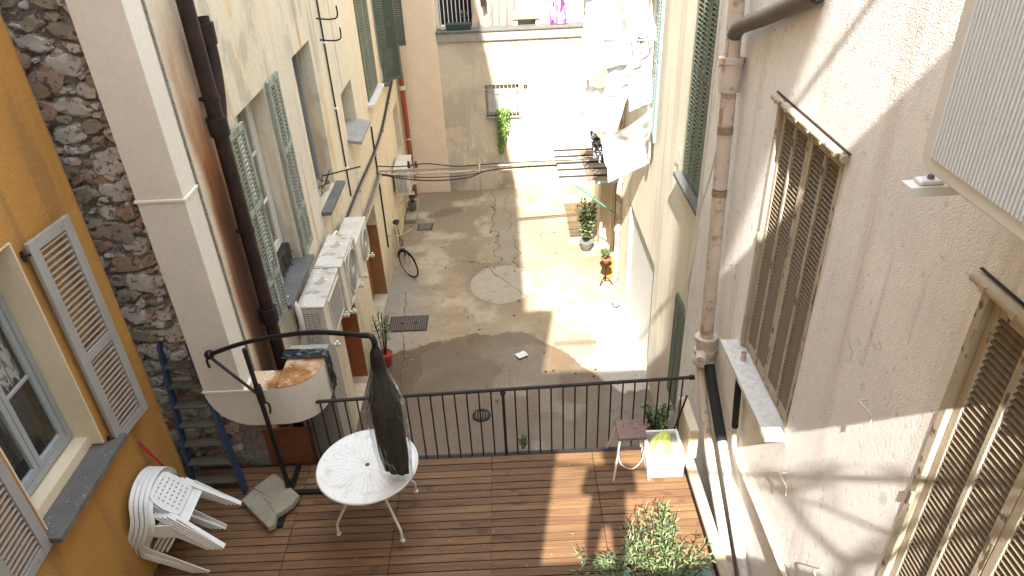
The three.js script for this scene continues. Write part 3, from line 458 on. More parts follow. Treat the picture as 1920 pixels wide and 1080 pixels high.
// ---------------------------------------------------------------- rubble wall, flue duct, ladder, downpipe, air conditioners
{
  const t = thing('rubble_wall', 'rough grey rubble stone wall between orange house and flue duct', 'wall', [-3.1, 0, -5.65]);
  const g = new THREE.PlaneGeometry(1.25, 6.4, 80, 300).translate(-3.325, 4.9, -5.55), p = g.attributes.position;
  for (let i = 0; i < p.count; i++) { const x = p.getX(i), y = p.getY(i); p.setZ(i, -5.62 + 0.09 * fbm(x * 6 + 3, y * 6, 4) * sst(-2.7, -2.8, x) + 0.035 * (fbm(x * 30, y * 30, 2) - 0.5)); }
  g.computeVertexNormals(); part('mortar', g, m.mortar, t); part('core', box(-4.0, -2.70, 0, 9, -5.9, -5.645), m.mortar, t);
  const placed = []; const sm = [m.stone, m.stone2, m.stone3, m.stone];
  for (let k = 0; k < 6000 && placed.length < 280; k++) {
    const r = k < 900 ? rr(0.07, 0.13) : k < 2600 ? rr(0.04, 0.075) : rr(0.018, 0.04), x = rr(-3.78, -2.98), y = rr(2.6, 7.5);
    if (placed.some((q) => Math.hypot((q[0] - x) / 1.15, q[1] - y) < (q[2] + r) * 0.86)) continue; placed.push([x, y, r]);
    const s = mergeVertices(new THREE.IcosahedronGeometry(1, r > 0.06 ? 3 : 2).deleteAttribute('uv').deleteAttribute('normal')), q = s.attributes.position, ox = rr(0, 90), v = V3();
    const ax = rr(1.0, 1.5), ay = rr(0.6, 1.0);
    for (let i = 0; i < q.count; i++) { v.fromBufferAttribute(q, i); const e = 1 + 1.1 * (fbm(v.x * 1.9 + ox, v.y * 1.9 + v.z * 1.1 + ox, 4) - 0.5); const f = Math.max(Math.abs(v.x), Math.abs(v.y)), sq = lerp(1, 1 / Math.max(0.72, f), 0.55); q.setXYZ(i, v.x * r * ax * e * sq, v.y * r * ay * e * sq, clamp(v.z, -0.6, 0.7) * 0.058 * (0.7 + 0.6 * e)); }
    s.rotateZ(rr(-0.4, 0.4)); const gg = toCreasedNormals(s, 0.5); gg.translate(x, y, -5.565 + rr(-0.008, 0.012)); part('stone', gg, sm[Math.floor(rnd() * 4)], t);
  }
}
{
  const t = thing('flue_duct', 'large cream sheet metal duct running down the stone wall and bending away', 'duct', [-2.8, 3.2, -5.45]);
  const y0 = 3.66; const z0 = -5.57, z1 = -5.3;
  part('riser', rbox(-3.03, -2.64, y0, 5.66, z0, z1, 0.004), m.duct, t); part('riser', rbox(-3.03, -2.64, 5.664, 9, z0, z1, 0.004), m.duct, t);
  part('joint_collar', rbox(-3.045, -2.625, 5.65, 5.675, z0 - 0.012, z1 + 0.014, 0.004), m.ductSeam, t); part('joint_collar', rbox(-3.045, -2.42, 3.635, 3.66, z0 - 0.012, z1 + 0.012, 0.004), m.ductSeam, t);
  const s = new THREE.Shape(); s.moveTo(-3.03, 3.635); s.bezierCurveTo(-3.02, 3.35, -2.82, 3.2, -2.6, 3.2); s.lineTo(-2.34, 3.2); s.lineTo(-2.34, 3.66); s.lineTo(-2.60, 3.66); s.quadraticCurveTo(-2.64, 3.66, -2.64, 3.635); s.closePath();
  part('lower_bend', new THREE.ExtrudeGeometry(s, { depth: z1 - z0, bevelEnabled: false, curveSegments: 20 }).translate(0, 0, z0), m.duct, t);
  const q = new THREE.Shape(); q.moveTo(-2.34, 5.3); q.bezierCurveTo(-2.1, 5.3, -1.95, 5.45, -1.95, 5.70); q.lineTo(-1.95, 5.8); q.lineTo(-2.33, 5.8); q.lineTo(-2.33, 5.62); q.quadraticCurveTo(-2.33, 5.57, -2.34, 5.57); q.closePath();
  const bend = (a, b) => new THREE.ExtrudeGeometry(q, { depth: b - a, bevelEnabled: false, curveSegments: 20 }).rotateX(-PI2 + Math.PI).scale(1, -1, 1).translate(0, 0, 0);
  const bg = (a, b) => { const g = new THREE.ExtrudeGeometry(q, { depth: b - a, bevelEnabled: false, curveSegments: 20 }); const p = g.attributes.position; for (let i = 0; i < p.count; i++) p.setXYZ(i, p.getX(i), a + p.getZ(i), -p.getY(i)); g.computeVertexNormals(); return g; };
  part('side_bend', bg(3.2, 3.655), m.duct, t);
  part('rusted_top', [box(-2.6, -2.335, 3.661, 3.667, z0 + 0.003, z1 - 0.003), bg(3.661, 3.667)], m.ductrust, t, 'rusty orange top face spattered with droppings');
  part('edge_lip', [rbox(-2.36, -1.94, 3.655, 3.672, -5.82, -5.8, 0.003)], m.ductSeam, t);
  const e = new THREE.Shape(); e.moveTo(-5.8, 3.2); e.lineTo(-5.8, 3.66); e.bezierCurveTo(-6.02, 3.70, -6.2, 3.55, -6.22, 3.3); e.lineTo(-6.25, 2.0); e.lineTo(-5.84, 2.0); e.lineTo(-5.84, 3.2); e.closePath();
  const eg = new THREE.ExtrudeGeometry(e, { depth: 0.4, bevelEnabled: false, curveSegments: 16 }), ep = eg.attributes.position; for (let i = 0; i < ep.count; i++) ep.setXYZ(i, -2.36 + ep.getZ(i), ep.getY(i), ep.getX(i)); eg.computeVertexNormals();
  part('fan_housing', eg, m.grey, t, 'grey rounded fan housing at the end of the duct');
  const wrap = new THREE.PlaneGeometry(0.5, 0.9, 24, 40), wp = wrap.attributes.position;
  for (let i = 0; i < wp.count; i++) { const u = wp.getX(i), v = wp.getY(i), n = 0.05 * fbm(u * 16, v * 16, 4); const a = v + 0.45; let x, y; if (a < 0.44) { x = -2.38 + a; y = 3.675 + n; } else { x = -1.95 + n; y = 3.675 - (a - 0.44) + n * 0.3; } wp.setXYZ(i, x, y, -5.80 + u * 0.28 + n * 0.4); }
  wrap.computeVertexNormals(); part('plastic_wrap', wrap, new THREE.MeshPhysicalMaterial({ color: new THREE.Color('#2a2e33'), roughness: 0.3, side: THREE.DoubleSide }), t, 'crumpled dark plastic bound round the joint');
  one('brown_board', rbox(-2.7, -2.18, 1.9, 2.92, -5.56, -5.53, 0.005), M({ color: '#7c4a2c', map: GRAIN }), 'brown panel standing under the flue duct', 'panel');
}
{
  const t = thing('step_ladder', 'old blue ladder with grey treads leaning on the stone wall', 'ladder', [-3.05, DECK, -5.1]);
  const L = (x, y) => V3(x, y, lerp(-5.08, -5.5, (y - DECK) / 1.6));
  const bl = M({ color: '#2b3f5c', roughness: 0.6, map: GRAIN }), tr = M({ color: '#6a665c', map: T.drop, roughness: 0.85 });
  const stile = (xb, xt) => { const a = L(xb, DECK), b = L(xt, DECK + 1.6), g = new THREE.BoxGeometry(0.03, a.distanceTo(b), 0.075).translate(0, a.distanceTo(b) / 2, 0); g.applyQuaternion(new THREE.Quaternion().setFromUnitVectors(V3(0, 1, 0), b.clone().sub(a).normalize())); return g.translate(a.x, a.y, a.z); };
  part('stile', stile(-3.34, -3.40), bl, t); part('stile', stile(-2.83, -3.13), bl, t);
  for (let k = 0; k < 7; k++) { const f = 0.10 + k * 0.128, y = DECK + 1.6 * f, a = L(lerp(-3.34, -3.40, f) + 0.017, y), b = L(lerp(-2.83, -3.13, f) - 0.017, y); part('tread', rbox(a.x, b.x, y - 0.012, y + 0.012, a.z - 0.05, a.z + 0.06, 0.004), tr, t); }
}
{
  const x = LX + 0.1, z = -6.2;
  const t = thing('rusty_downpipe', 'dark rusty cast iron downpipe running down the cream facade', 'pipe', [x, 2, z]);
  for (const [a, b] of [[2.0, 3.9], [3.92, 5.95], [5.97, 9]]) part('pipe', rod(V3(x, a, z), V3(x, b, z), 0.068, 0.068, 16), m.rust, t);
  for (const y of [3.86, 5.9]) part('socket', rod(V3(x, y - 0.02, z), V3(x, y + 0.15, z), 0.088, 0.092, 16), m.rust, t);
  part('branch', tube([[x, 5.9, z - 0.02], [x + 0.01, 6.2, z - 0.16], [x + 0.01, 6.5, z - 0.24], [x, 6.85, z - 0.26]], 0.062, 14), m.rust, t);
  part('branch_socket', rod(V3(x, 6.62, z - 0.255), V3(x, 6.8, z - 0.26), 0.082, 0.085, 16), m.rust, t);
  for (const y of [4.9, 6.2]) part('bracket', [box(LX, x, y, y + 0.03, z - 0.02, z + 0.02), rod(V3(x, y, z), V3(x, y + 0.035, z), 0.078)], m.rust, t);
  one('mortar_seam', tube([[LX + 0.004, 2, -5.68], [LX + 0.006, 4, -5.69], [LX + 0.004, 6, -5.68], [LX + 0.004, 9, -5.69]], 0.016, 7, 60), m.mortar, 'ragged dark mortar seam between duct and cream facade', 'seam');
}
function ac(label, { x0, x1, y0, y1, z0, z1, fan, dirty }, group = 'wall mounted air conditioners') {
  const t = thing('air_conditioner', label, 'air conditioner', [x0, y0, (z0 + z1) / 2], group), zc = (z0 + z1) / 2, w = z1 - z0, h = y1 - y0;
  const fx = x1 + 0.001, cz = zc - w * 0.12, cy = (y0 + y1) / 2 - 0.01, R = Math.min(w, h) * 0.40, yt = y1 - 0.031, th = 0.012;
  const V2 = (a) => new THREE.Vector2(...a), quad = (a, b, c, d) => [[a, c], [b, c], [b, d], [a, d]].map(V2);
  const front = new THREE.Shape(quad(z0, z1, y0, yt)); if (fan === 'mesh') front.holes.push(new THREE.Path(quad(z0 + 0.08, z1 - 0.25, y0 + 0.07, y1 - 0.1))); else { const c = new THREE.Path(); c.absarc(cz, cy, R, 0, Math.PI * 2); front.holes.push(c); }
  const fg = new THREE.ExtrudeGeometry(front, { depth: th, bevelEnabled: false, curveSegments: 24 }), fp = fg.attributes.position; for (let i = 0; i < fp.count; i++) fp.setXYZ(i, x1 - th + fp.getZ(i), fp.getY(i), fp.getX(i)); fg.computeVertexNormals();
  const side = new THREE.Shape(quad(x0, x1 - th - 0.001, y0, yt)), cw = (x1 - x0 - 0.09) / 4, rh = (h - 0.15) / 17; for (let c = 0; c < 4; c++) for (let k = 0; k < 17; k++) { const xx = x0 + 0.035 + c * cw, yy = y0 + 0.06 + k * rh; side.holes.push(new THREE.Path(quad(xx, xx + cw - 0.012, yy, yy + rh - 0.012))); }
  part('front_panel', fg, m.acCase, t); part('slotted_side', new THREE.ExtrudeGeometry(side, { depth: th, bevelEnabled: false }).translate(0, 0, z1 - th), m.acCase, t);
  part('casing', [box(x0, x0 + 0.01, y0, yt, z0, z1 - th - 0.001), box(x0 + 0.011, x1 - th - 0.001, y0, yt, z0, z0 + th), box(x0 + 0.011, x1 - th - 0.001, y0, y0 + 0.012, z0 + th + 0.001, z1 - th - 0.001)], m.acCase, t); part('coil', box(x0 + 0.03, x0 + 0.06, y0 + 0.03, yt - 0.02, z0 + 0.05, z1 - 0.1), m.greypipe, t);
  part('lid', rbox(x0 - 0.008, x1 + 0.012, y1 - 0.03, y1, z0 - 0.012, z1 + 0.012, 0.012, 2), dirty ? m.acDirty : m.acCase, t, dirty ? 'lid spattered with dirt and droppings' : undefined);
  if (fan === 'mesh') {
    const gr = part('front_grille', [...Array.from({ length: 26 }, (_, k) => { const z = lerp(z0 + 0.08, z1 - 0.25, k / 25); return box(fx + 0.008, fx + 0.012, y0 + 0.07, y1 - 0.1, z - 0.0025, z + 0.0025); }), ...Array.from({ length: 20 }, (_, k) => { const y = lerp(y0 + 0.07, y1 - 0.1, k / 19); return box(fx + 0.006, fx + 0.0085, y - 0.0025, y + 0.0025, z0 + 0.08, z1 - 0.25); })], m.acGrille, t); gr.userData.kind = 'stuff';
    part('front_bead', [rbox(fx - 0.003, fx + 0.016, y0 + 0.05, y0 + 0.07, z0 + 0.06, z1 - 0.23, 0.004), rbox(fx - 0.003, fx + 0.016, y1 - 0.1, y1 - 0.08, z0 + 0.06, z1 - 0.23, 0.004), rbox(fx - 0.003, fx + 0.016, y0 + 0.07, y1 - 0.1, z1 - 0.25, z1 - 0.23, 0.004), rbox(fx - 0.003, fx + 0.016, y0 + 0.07, y1 - 0.1, z0 + 0.06, z0 + 0.08, 0.004)], m.acCase, t);
  } else {
    if (fan === 'square') part('front_bead', [rbox(fx - 0.003, fx + 0.022, cy - R - 0.05, cy - R - 0.02, cz - R - 0.05, cz + R + 0.05, 0.006), rbox(fx - 0.003, fx + 0.022, cy + R + 0.02, cy + R + 0.05, cz - R - 0.05, cz + R + 0.05, 0.006), rbox(fx - 0.003, fx + 0.022, cy - R - 0.02, cy + R + 0.02, cz - R - 0.05, cz - R - 0.02, 0.006), rbox(fx - 0.003, fx + 0.022, cy - R - 0.02, cy + R + 0.02, cz + R + 0.02, cz + R + 0.05, 0.006)], m.acCase, t);
    const rings = []; for (let k = 1; k <= 9; k++) rings.push(new THREE.TorusGeometry(R * k / 9, k === 9 ? 0.012 : 0.003, 6, 36).rotateY(PI2).translate(fx + 0.016, cy, cz));
    for (let k = 0; k < 12; k++) { const a = k * Math.PI / 6; rings.push(rod(V3(fx + 0.02, cy, cz), V3(fx + 0.02, cy + R * Math.sin(a), cz + R * Math.cos(a)), 0.003, 0.003, 5)); }
    part('front_grille', rings, m.acGrille, t).userData.kind = 'stuff'; part('hub', rod(V3(fx + 0.01, cy, cz), V3(fx + 0.026, cy, cz), 0.05, 0.045, 20), m.acCase, t);
    const bl = []; for (let k = 0; k < 3; k++) bl.push(new THREE.BoxGeometry(0.003, R * 0.8, 0.12).rotateY(0.4).translate(0, R * 0.45, 0).rotateX(k * 2.094).translate(fx - 0.05, cy, cz)); part('fan_blade', bl, m.acGrille, t);
  }
  for (const z of [z0 + 0.12, z1 - 0.12]) { const b = part('bracket', [box(LX, x1 + 0.08, y0 - 0.045, y0 - 0.008, z - 0.02, z + 0.02)], m.acCase, t); part('brace', rod(V3(LX + 0.01, y0 - 0.35, z), V3(x1 - 0.05, y0 - 0.04, z), 0.014), m.acCase, b); part('bolt', rod(V3(x1 + 0.05, y0 - 0.01, z), V3(x1 + 0.05, y0 + 0.03, z), 0.018, 0.016, 8), m.whitePaint, b); }
  return t;
}
ac('nearest air conditioner with dirty speckled lid and mesh front', { x0: -2.62, x1: -2.30, y0: 2.76, y1: 3.40, z0: -8.02, z1: -7.12, fan: 'mesh', dirty: true });
ac('middle air conditioner with square fan bezel and pale lid', { x0: -2.62, x1: -2.28, y0: 2.60, y1: 3.38, z0: -9.02, z1: -8.10, fan: 'square', dirty: true });
ac('third air conditioner with round fan, farthest of the row of three', { x0: -2.60, x1: -2.28, y0: 2.55, y1: 3.16, z0: -10.02, z1: -9.14, fan: 'round', dirty: false });
ac('small air conditioner beyond the bicycle near the red downpipe', { x0: -2.62, x1: -2.30, y0: 1.18, y1: 1.84, z0: -16.0, z1: -15.15, fan: 'round', dirty: false });
one('refrigerant_hose', tube([[LX + 0.02, 3.62, -7.0], [LX + 0.12, 3.55, -6.95], [LX + 0.16, 3.3, -6.9], [LX + 0.1, 2.9, -6.95], [LX + 0.06, 2.2, -7.0]], 0.035, 10), m.pvc, 'pale bent hose beside the nearest air conditioner', 'hose');
one('refrigerant_hose', tube([[LX + 0.02, 3.1, -9.05], [LX + 0.1, 3.3, -9.1], [LX + 0.12, 3.28, -9.3], [LX + 0.1, 3.05, -9.35]], 0.018, 8), m.cableW, 'thin pale hose loop behind the third air conditioner', 'hose');
{
  const t = thing('facade_cable', 'long dark cable looping along the cream facade above the air conditioners', 'cable', [LX, 3, -11]);
  const c = [[LX + 0.03, 3.02, -7.9], [LX + 0.03, 3.08, -8.8], [LX + 0.035, 3.0, -10.1], [LX + 0.03, 2.98, -11.5], [LX + 0.03, 2.92, -13.4], [LX + 0.03, 2.98, -14.6], [LX + 0.03, 3.2, -15.8], [LX + 0.03, 3.45, -17.1]];
  part('cable', tube(c, 0.022, 7, 90), m.cable, t); part('cable', tube(c.map(([x, y, z]) => [x + 0.02, y - 0.04, z]), 0.012, 6, 90), m.cableL, t);
  for (const [, y, z] of c.slice(1)) part('clip', box(LX, LX + 0.07, y - 0.06, y - 0.03, z - 0.012, z + 0.012), m.cable, t);
  const v = thing('facade_conduit', 'thin dark vertical conduit with clips below the iron hooks', 'conduit', [LX, 4, -11]);
  part('pipe', tube([[LX + 0.02, 7, -10.95], [LX + 0.02, 5, -10.95], [LX + 0.02, 3.1, -10.95]], 0.014, 7), m.cable, v); for (const y of [5.6, 4.6, 3.6]) part('clip', box(LX, LX + 0.05, y, y + 0.02, -10.99, -10.91), m.whitePaint, v);
  for (const [y, lab] of [[6.32, 'topmost'], [5.98, 'middle'], [5.68, 'lowest']]) one('wall_hook', tube([[LX, y, -10.8], [LX + 0.2, y - 0.02, -10.8], [LX + 0.3, y, -10.8], [LX + 0.32, y + 0.05, -10.8], [LX + 0.32, y + 0.16, -10.8]], 0.012, 6), m.black, `${lab} black iron hook on the cream facade`, 'hook', 'iron facade hooks');
  const b = thing('cable_trunking', 'grey vertical cable trunking on cream facade under the cable crossing', 'trunking', [LX, 1.5, -12.9]);
  part('conduit', tube([[LX + 0.05, 2.44, -13.4], [LX + 0.05, 2.4, -12.6], [LX + 0.05, 2.42, -11.4], [LX + 0.05, 2.5, -10.3]], 0.028, 8), m.greypipe, b); part('conduit', tube([[LX + 0.1, 2.44, -13.4], [LX + 0.09, 2.36, -12.55], [LX + 0.09, 2.38, -11.35], [LX + 0.09, 2.46, -10.3]], 0.02, 8), m.cableL, b);
  one('facade_conduit', tube([[LX + 0.02, 3.4, -13.55], [LX + 0.02, 2, -13.5], [LX + 0.02, 0.75, -13.45]], 0.018, 7), m.cable, 'black conduit running down the facade beside the bicycle', 'conduit');
  const r = thing('red_downpipe', 'red brown downpipe with swan neck in the far left corner', 'pipe', [-2.56, 0, -17.7]);
  part('pipe', rod(V3(-2.56, 0, -17.72), V3(-2.56, 3.1, -17.72), 0.06, 0.06, 14), m.redpipe, r); part('swan_neck', tube([[-2.56, 3.08, -17.72], [-2.56, 3.3, -17.7], [-2.6, 3.5, -17.62], [-2.6, 3.8, -17.6], [-2.6, 6.5, -17.6]], 0.06, 12), m.redpipe, r); part('collar', rod(V3(-2.56, 2.9, -17.72), V3(-2.56, 3.0, -17.72), 0.072), m.marble, r); part('collar', rod(V3(-2.56, 1.6, -17.72), V3(-2.56, 1.64, -17.72), 0.072), m.marble, r);
}
// ---------------------------------------------------------------- right side: pipes, hooks, green shutters, garage door, corner clutter
{
  const t = thing('drain_pipe', 'stained cream cast iron drain pipe at the corner of the pink building', 'pipe', [1.9, 3.5, -5.8]);
  const P = (y) => V3(1.89, y, lerp(-5.62, -5.95, (y - 3.5) / 3.2));
  for (const [a, b] of [[3.72, 5.3], [5.31, 6.2], [6.22, 7.2]]) part('pipe', rod(P(a), P(b), 0.064, 0.064, 16), m.castiron, t);
  part('socket', rod(P(6.16), P(6.42), 0.09, 0.1, 16), m.castiron, t); part('socket_lip', rod(P(6.39), P(6.44), 0.108, 0.108, 16), m.castiron, t); part('strap', rod(P(5.24), P(5.30), 0.068), M({ color: '#9c8264', map: GRAIN }), t); part('strap', rod(P(5.80), P(5.87), 0.068), M({ color: '#9c8264', map: GRAIN }), t);
  part('joint', rod(P(3.5), P(3.78), 0.1, 0.085, 14), m.castiron, t); for (const y of [3.48, 3.6, 3.74]) part('joint_ring', rod(P(y), P(y + 0.045), 0.112, 0.112, 16), m.castiron, t); part('inspection_cap', rod(V3(1.84, 3.62, -5.56), V3(1.8, 3.62, -5.46), 0.06, 0.055, 14), m.castiron, t);
  part('waste_branch', tube([P(6.6), [1.89, 6.68, -5.85], [1.92, 6.85, -5.4], [1.95, 7.15, -4.6]], 0.062, 14), m.greypipe, t, 'smooth grey brown waste pipe joining the drain');
  const q = thing('slanting_pipe', 'cream slanting pipe running down beside the deck', 'pipe', [1.88, 2.2, -4.8]); part('pipe', tube([[1.86, 3.46, -5.62], [1.86, 3.0, -5.2], [1.86, 2.35, -4.2], [1.86, 1.7, -3.2]], 0.045, 12), m.castiron, q);
  const q2 = thing('slanting_pipe', 'slanting pipe with black rubber sleeve below the drain joint', 'pipe', [1.9, 2.4, -4.6]); part('pipe', tube([[1.92, 3.5, -5.52], [1.92, 3.2, -5.05], [1.92, 2.5, -4.0], [1.92, 2.0, -3.2]], 0.045, 12), m.pvc, q2); part('sleeve', tube([[1.915, 3.52, -5.52], [1.915, 3.36, -5.3], [1.915, 3.1, -4.88]], 0.054, 12), m.rubber, q2, 'black rubber sleeve');
  one('wall_hose', tube([[1.97, 4.2, -4.84], [1.95, 3.98, -4.8], [1.95, 3.6, -4.74], [1.95, 3.28, -4.68], [1.96, 3.2, -4.6], [1.965, 3.2, -3.9], [1.96, 3.21, -3.3], [1.96, 3.2, -2.4]], 0.024, 9, 80), m.castiron, 'thin grey pipe bending along the pink wall below the marble sill', 'pipe'); one('hose_sleeve', tube([[1.945, 3.98, -4.8], [1.943, 3.7, -4.755], [1.945, 3.45, -4.71]], 0.031, 9), m.rubber, 'black sleeve on the thin wall pipe beside the marble sill', 'sleeve');
  const k = thing('deck_kerb', 'narrow cream masonry strip between deck and slanting pipes', 'kerb', [1.75, 2, -4]); part('kerb', rbox(1.675, 1.78, 1.2, 2.56, -5.62, -2.4, 0.012), M({ color: '#a89880', map: GRAIN }), k); part('upstand', rbox(1.70, 1.80, 2.56, 2.95, -5.72, -5.2, 0.012), m.cream, k); part('board', rbox(1.668, 1.674, 2.1, 2.53, -5.4, -2.4, 0.001), m.rust, k);
}
const HK = [[2.0, 4.74, -5.42, 'iron hook on the pink wall right of the drain pipe'], [2.0, 3.92, -5.5, 'rusty hook beside the drain pipe joint'], [2.0, 5.22, -3.05, 'stub of rusty iron between the two beige windows'], [2.0, 3.88, -3.75, 'bent iron hook on the lit wall below the marble sill'], [2.0, 3.75, -3.0, 'long iron rod hook low on the lit pink wall'], [2.25, 4.62, -8.6, 'iron hook on cream wall beside the upper green shutter']];
for (const [x, y, z, lab] of HK) one('iron_hook', tube([[x, y, z], [x - 0.04, y, z], [x - 0.06, y + 0.01, z + 0.02], [x - 0.06, y + 0.03, z + (lab.startsWith('long') ? 0.5 : 0.16)], [x - 0.06, y - 0.04, z + (lab.startsWith('long') ? 0.52 : 0.18)]], 0.005, 6), m.castiron, lab, 'hook', 'wall hooks');
one('corner_cable', tube([[1.985, 6.9, -6.72], [1.985, 5.5, -6.72], [1.985, 4.6, -6.73], [1.97, 3.6, -6.7], [1.97, 3.3, -6.7]], 0.012, 6, 50), m.cableW, 'white cable down the corner of the pink building', 'cable');
one('hanging_wire', tube([[1.93, 6.6, -6.0], [1.93, 5.4, -6.2], [1.92, 4.7, -6.45], [1.92, 4.1, -6.5], [1.95, 3.8, -6.65], [1.97, 3.6, -6.7]], 0.009, 6, 50), m.cableW, 'loose white wire hanging beside the drain pipe', 'wire');
// condenser with ribbed front, its bracket sticking out
{
  const x0 = 1.6, y0 = 6.9, ribM = M({ color: '#dde3e6', roughness: 0.4 });
  const t = thing('air_conditioner', 'white ribbed air conditioner casing on wall bracket in the top right corner', 'air conditioner', [1.8, y0, -2]);
  part('casing', rbox(x0 + 0.02, 1.96, y0, y0 + 0.95, -2.52, -1.3, 0.03, 3), m.whitePaint, t); part('front_rim', (() => { const s = new THREE.Shape(), r = 0.07, a = -2.52, b = -1.3, c = y0, d = y0 + 0.95; s.moveTo(a + r, c); s.lineTo(b - r, c); s.quadraticCurveTo(b, c, b, c + r); s.lineTo(b, d - r); s.quadraticCurveTo(b, d, b - r, d); s.lineTo(a + r, d); s.quadraticCurveTo(a, d, a, d - r); s.lineTo(a, c + r); s.quadraticCurveTo(a, c, a + r, c); const g = new THREE.ExtrudeGeometry(s, { depth: 0.03, bevelEnabled: true, bevelSize: 0.008, bevelThickness: 0.008, bevelSegments: 2 }), p = g.attributes.position; for (let i = 0; i < p.count; i++) p.setXYZ(i, x0 + p.getZ(i) - 0.012, p.getY(i), p.getX(i)); g.computeVertexNormals(); return g; })(), m.whitePaint, t);
  for (let z = -2.45; z < -1.37; z += 0.02) part('rib', rbox(x0 - 0.032, x0 - 0.018, y0 + 0.05, y0 + 0.9, z, z + 0.012, 0.004), ribM, t);
  for (const z of [-2.55, -1.5]) { const b = part('bracket', [rbox(1.57, 2.0, y0 - 0.105, y0 - 0.10, z - 0.04, z + 0.04, 0.002), rbox(1.57, 2.0, y0 - 0.14, y0 - 0.105, z + 0.035, z + 0.04, 0.002), rbox(1.8, 1.83, y0 - 0.1, y0 + 0.01, z - 0.02, z + 0.02, 0.004)], m.whitePaint, t); part('rubber_foot', rbox(1.61, 1.71, y0 - 0.10, y0 - 0.08, z - 0.03, z + 0.026, 0.009, 2), m.whitePlastic, b); part('nut', rod(V3(1.66, y0 - 0.082, z), V3(1.66, y0 - 0.062, z), 0.014, 0.012, 6), m.acDark, b); }
}
// green shutters on the cream building
const gr = { w: 0.52, h: 2.2, bands: [0.5, 1, 1], pitch: 0.05, mat: M({ map: T.green, color: '#b9bfb3' }), stile: 0.05, rail: 0.07, mid: 0.03, sd: 0.045 }; gr.slatMat = gr.mat;
leaf('louvred_shutter', 'upper green shutter leaf on the cream wall by the drain pipe', gr, [FX - 0.01, 4.38, -8.38], -PI2, 'green shutters by the drain pipe'); leaf('louvred_shutter', 'upper green shutter leaf half hidden behind the building corner', gr, [FX - 0.01, 4.38, -7.85], -PI2, 'green shutters by the drain pipe');
one('stone_sill', rbox(FX - 0.12, FX + 0.1, 4.28, 4.34, -8.5, -7.2, 0.008), m.slate, 'grey sill under the upper green shutter', 'sill');
leaf('louvred_shutter', 'low green shutter behind the right end of the railing', { ...gr, w: 0.46, h: 1.7, bands: [1] }, [FX - 0.01, 1.0, -8.14], -PI2, 'low green shutters'); leaf('louvred_shutter', 'low green shutter hidden partly by the pink building corner', { ...gr, w: 0.46, h: 1.7, bands: [1] }, [FX - 0.01, 1.0, -7.67], -PI2, 'low green shutters');
const tl = { w: 0.5, h: 2.3, bands: [1, 1], pitch: 0.05, mat: m.teal, slatMat: m.teal, stile: 0.05, rail: 0.07, mid: 0.03, sd: 0.045 };
leaf('louvred_shutter', 'pale teal shutter beside the hanging white laundry, near leaf', tl, [FX - 0.04, 4.2, -10.38], -PI2 - 0.1, 'teal shutters by the laundry'); leaf('louvred_shutter', 'pale teal shutter beside the hanging white laundry, far leaf', tl, [FX - 0.05, 4.2, -12.1], -PI2 + 0.1, 'teal shutters by the laundry');
casement('white window behind the hanging laundry', FX + 0.14, 1, -11.58, -10.42, 4.22, 6.38, {});
{
  const gdM = M({ color: '#b4b4b0', roughness: 0.5 }); const t = thing('garage_door', 'white ribbed roller garage door in the cream building', 'garage door', [FX, 0, -10.8]);
  for (let k = 0; k < 26; k++) { const y = 0.01 + k * 0.0855; part('slat', rbox(FX + 0.06, FX + 0.085, y, y + 0.076, -11.93, -9.64, 0.02), gdM, t); }
  part('backing', box(FX + 0.088, FX + 0.1, 0, 2.24, -11.94, -9.63), gdM, t); part('guide', box(FX + 0.01, FX + 0.1, 0, 2.24, -9.636, -9.622), m.rubber, t);
  const d = thing('house_door', 'dark red barred door under the glazed canopy', 'door', [FX, 0, -13.6]); part('leaf', rbox(FX + 0.1, FX + 0.14, 0.05, 2.28, -14.16, -13.14, 0.006), M({ color: '#5b2a24', map: GRAIN, roughness: 0.6 }), d); for (let k = 0; k < 7; k++) part('bar', rod(V3(FX + 0.07, 0.1, -14.08 + k * 0.14), V3(FX + 0.07, 2.25, -14.08 + k * 0.14), 0.009), m.rail, d);
  const p = thing('door_downpipe', 'grey beige downpipe between door and garage', 'pipe', [FX - 0.07, 0, -12.9]); part('pipe', rod(V3(FX - 0.07, 0.1, -12.85), V3(FX - 0.07, 4.4, -12.85), 0.055, 0.055, 14), m.castiron, p); part('collar', rod(V3(FX - 0.07, 1.2, -12.85), V3(FX - 0.07, 1.28, -12.85), 0.068), m.castiron, p); part('shoe', tube([[FX - 0.07, 0.2, -12.85], [FX - 0.1, 0.08, -12.8], [FX - 0.2, 0.05, -12.75]], 0.055, 12), m.castiron, p);
  const j = thing('door_pilaster', 'shallow cream pilaster beside the dark red door', 'pilaster', [2.1, 0, -14.6]); part('shaft', rbox(2.02, FX + 0.01, 0, 2.3, -14.75, -14.3, 0.01), m.creamR, j);
}
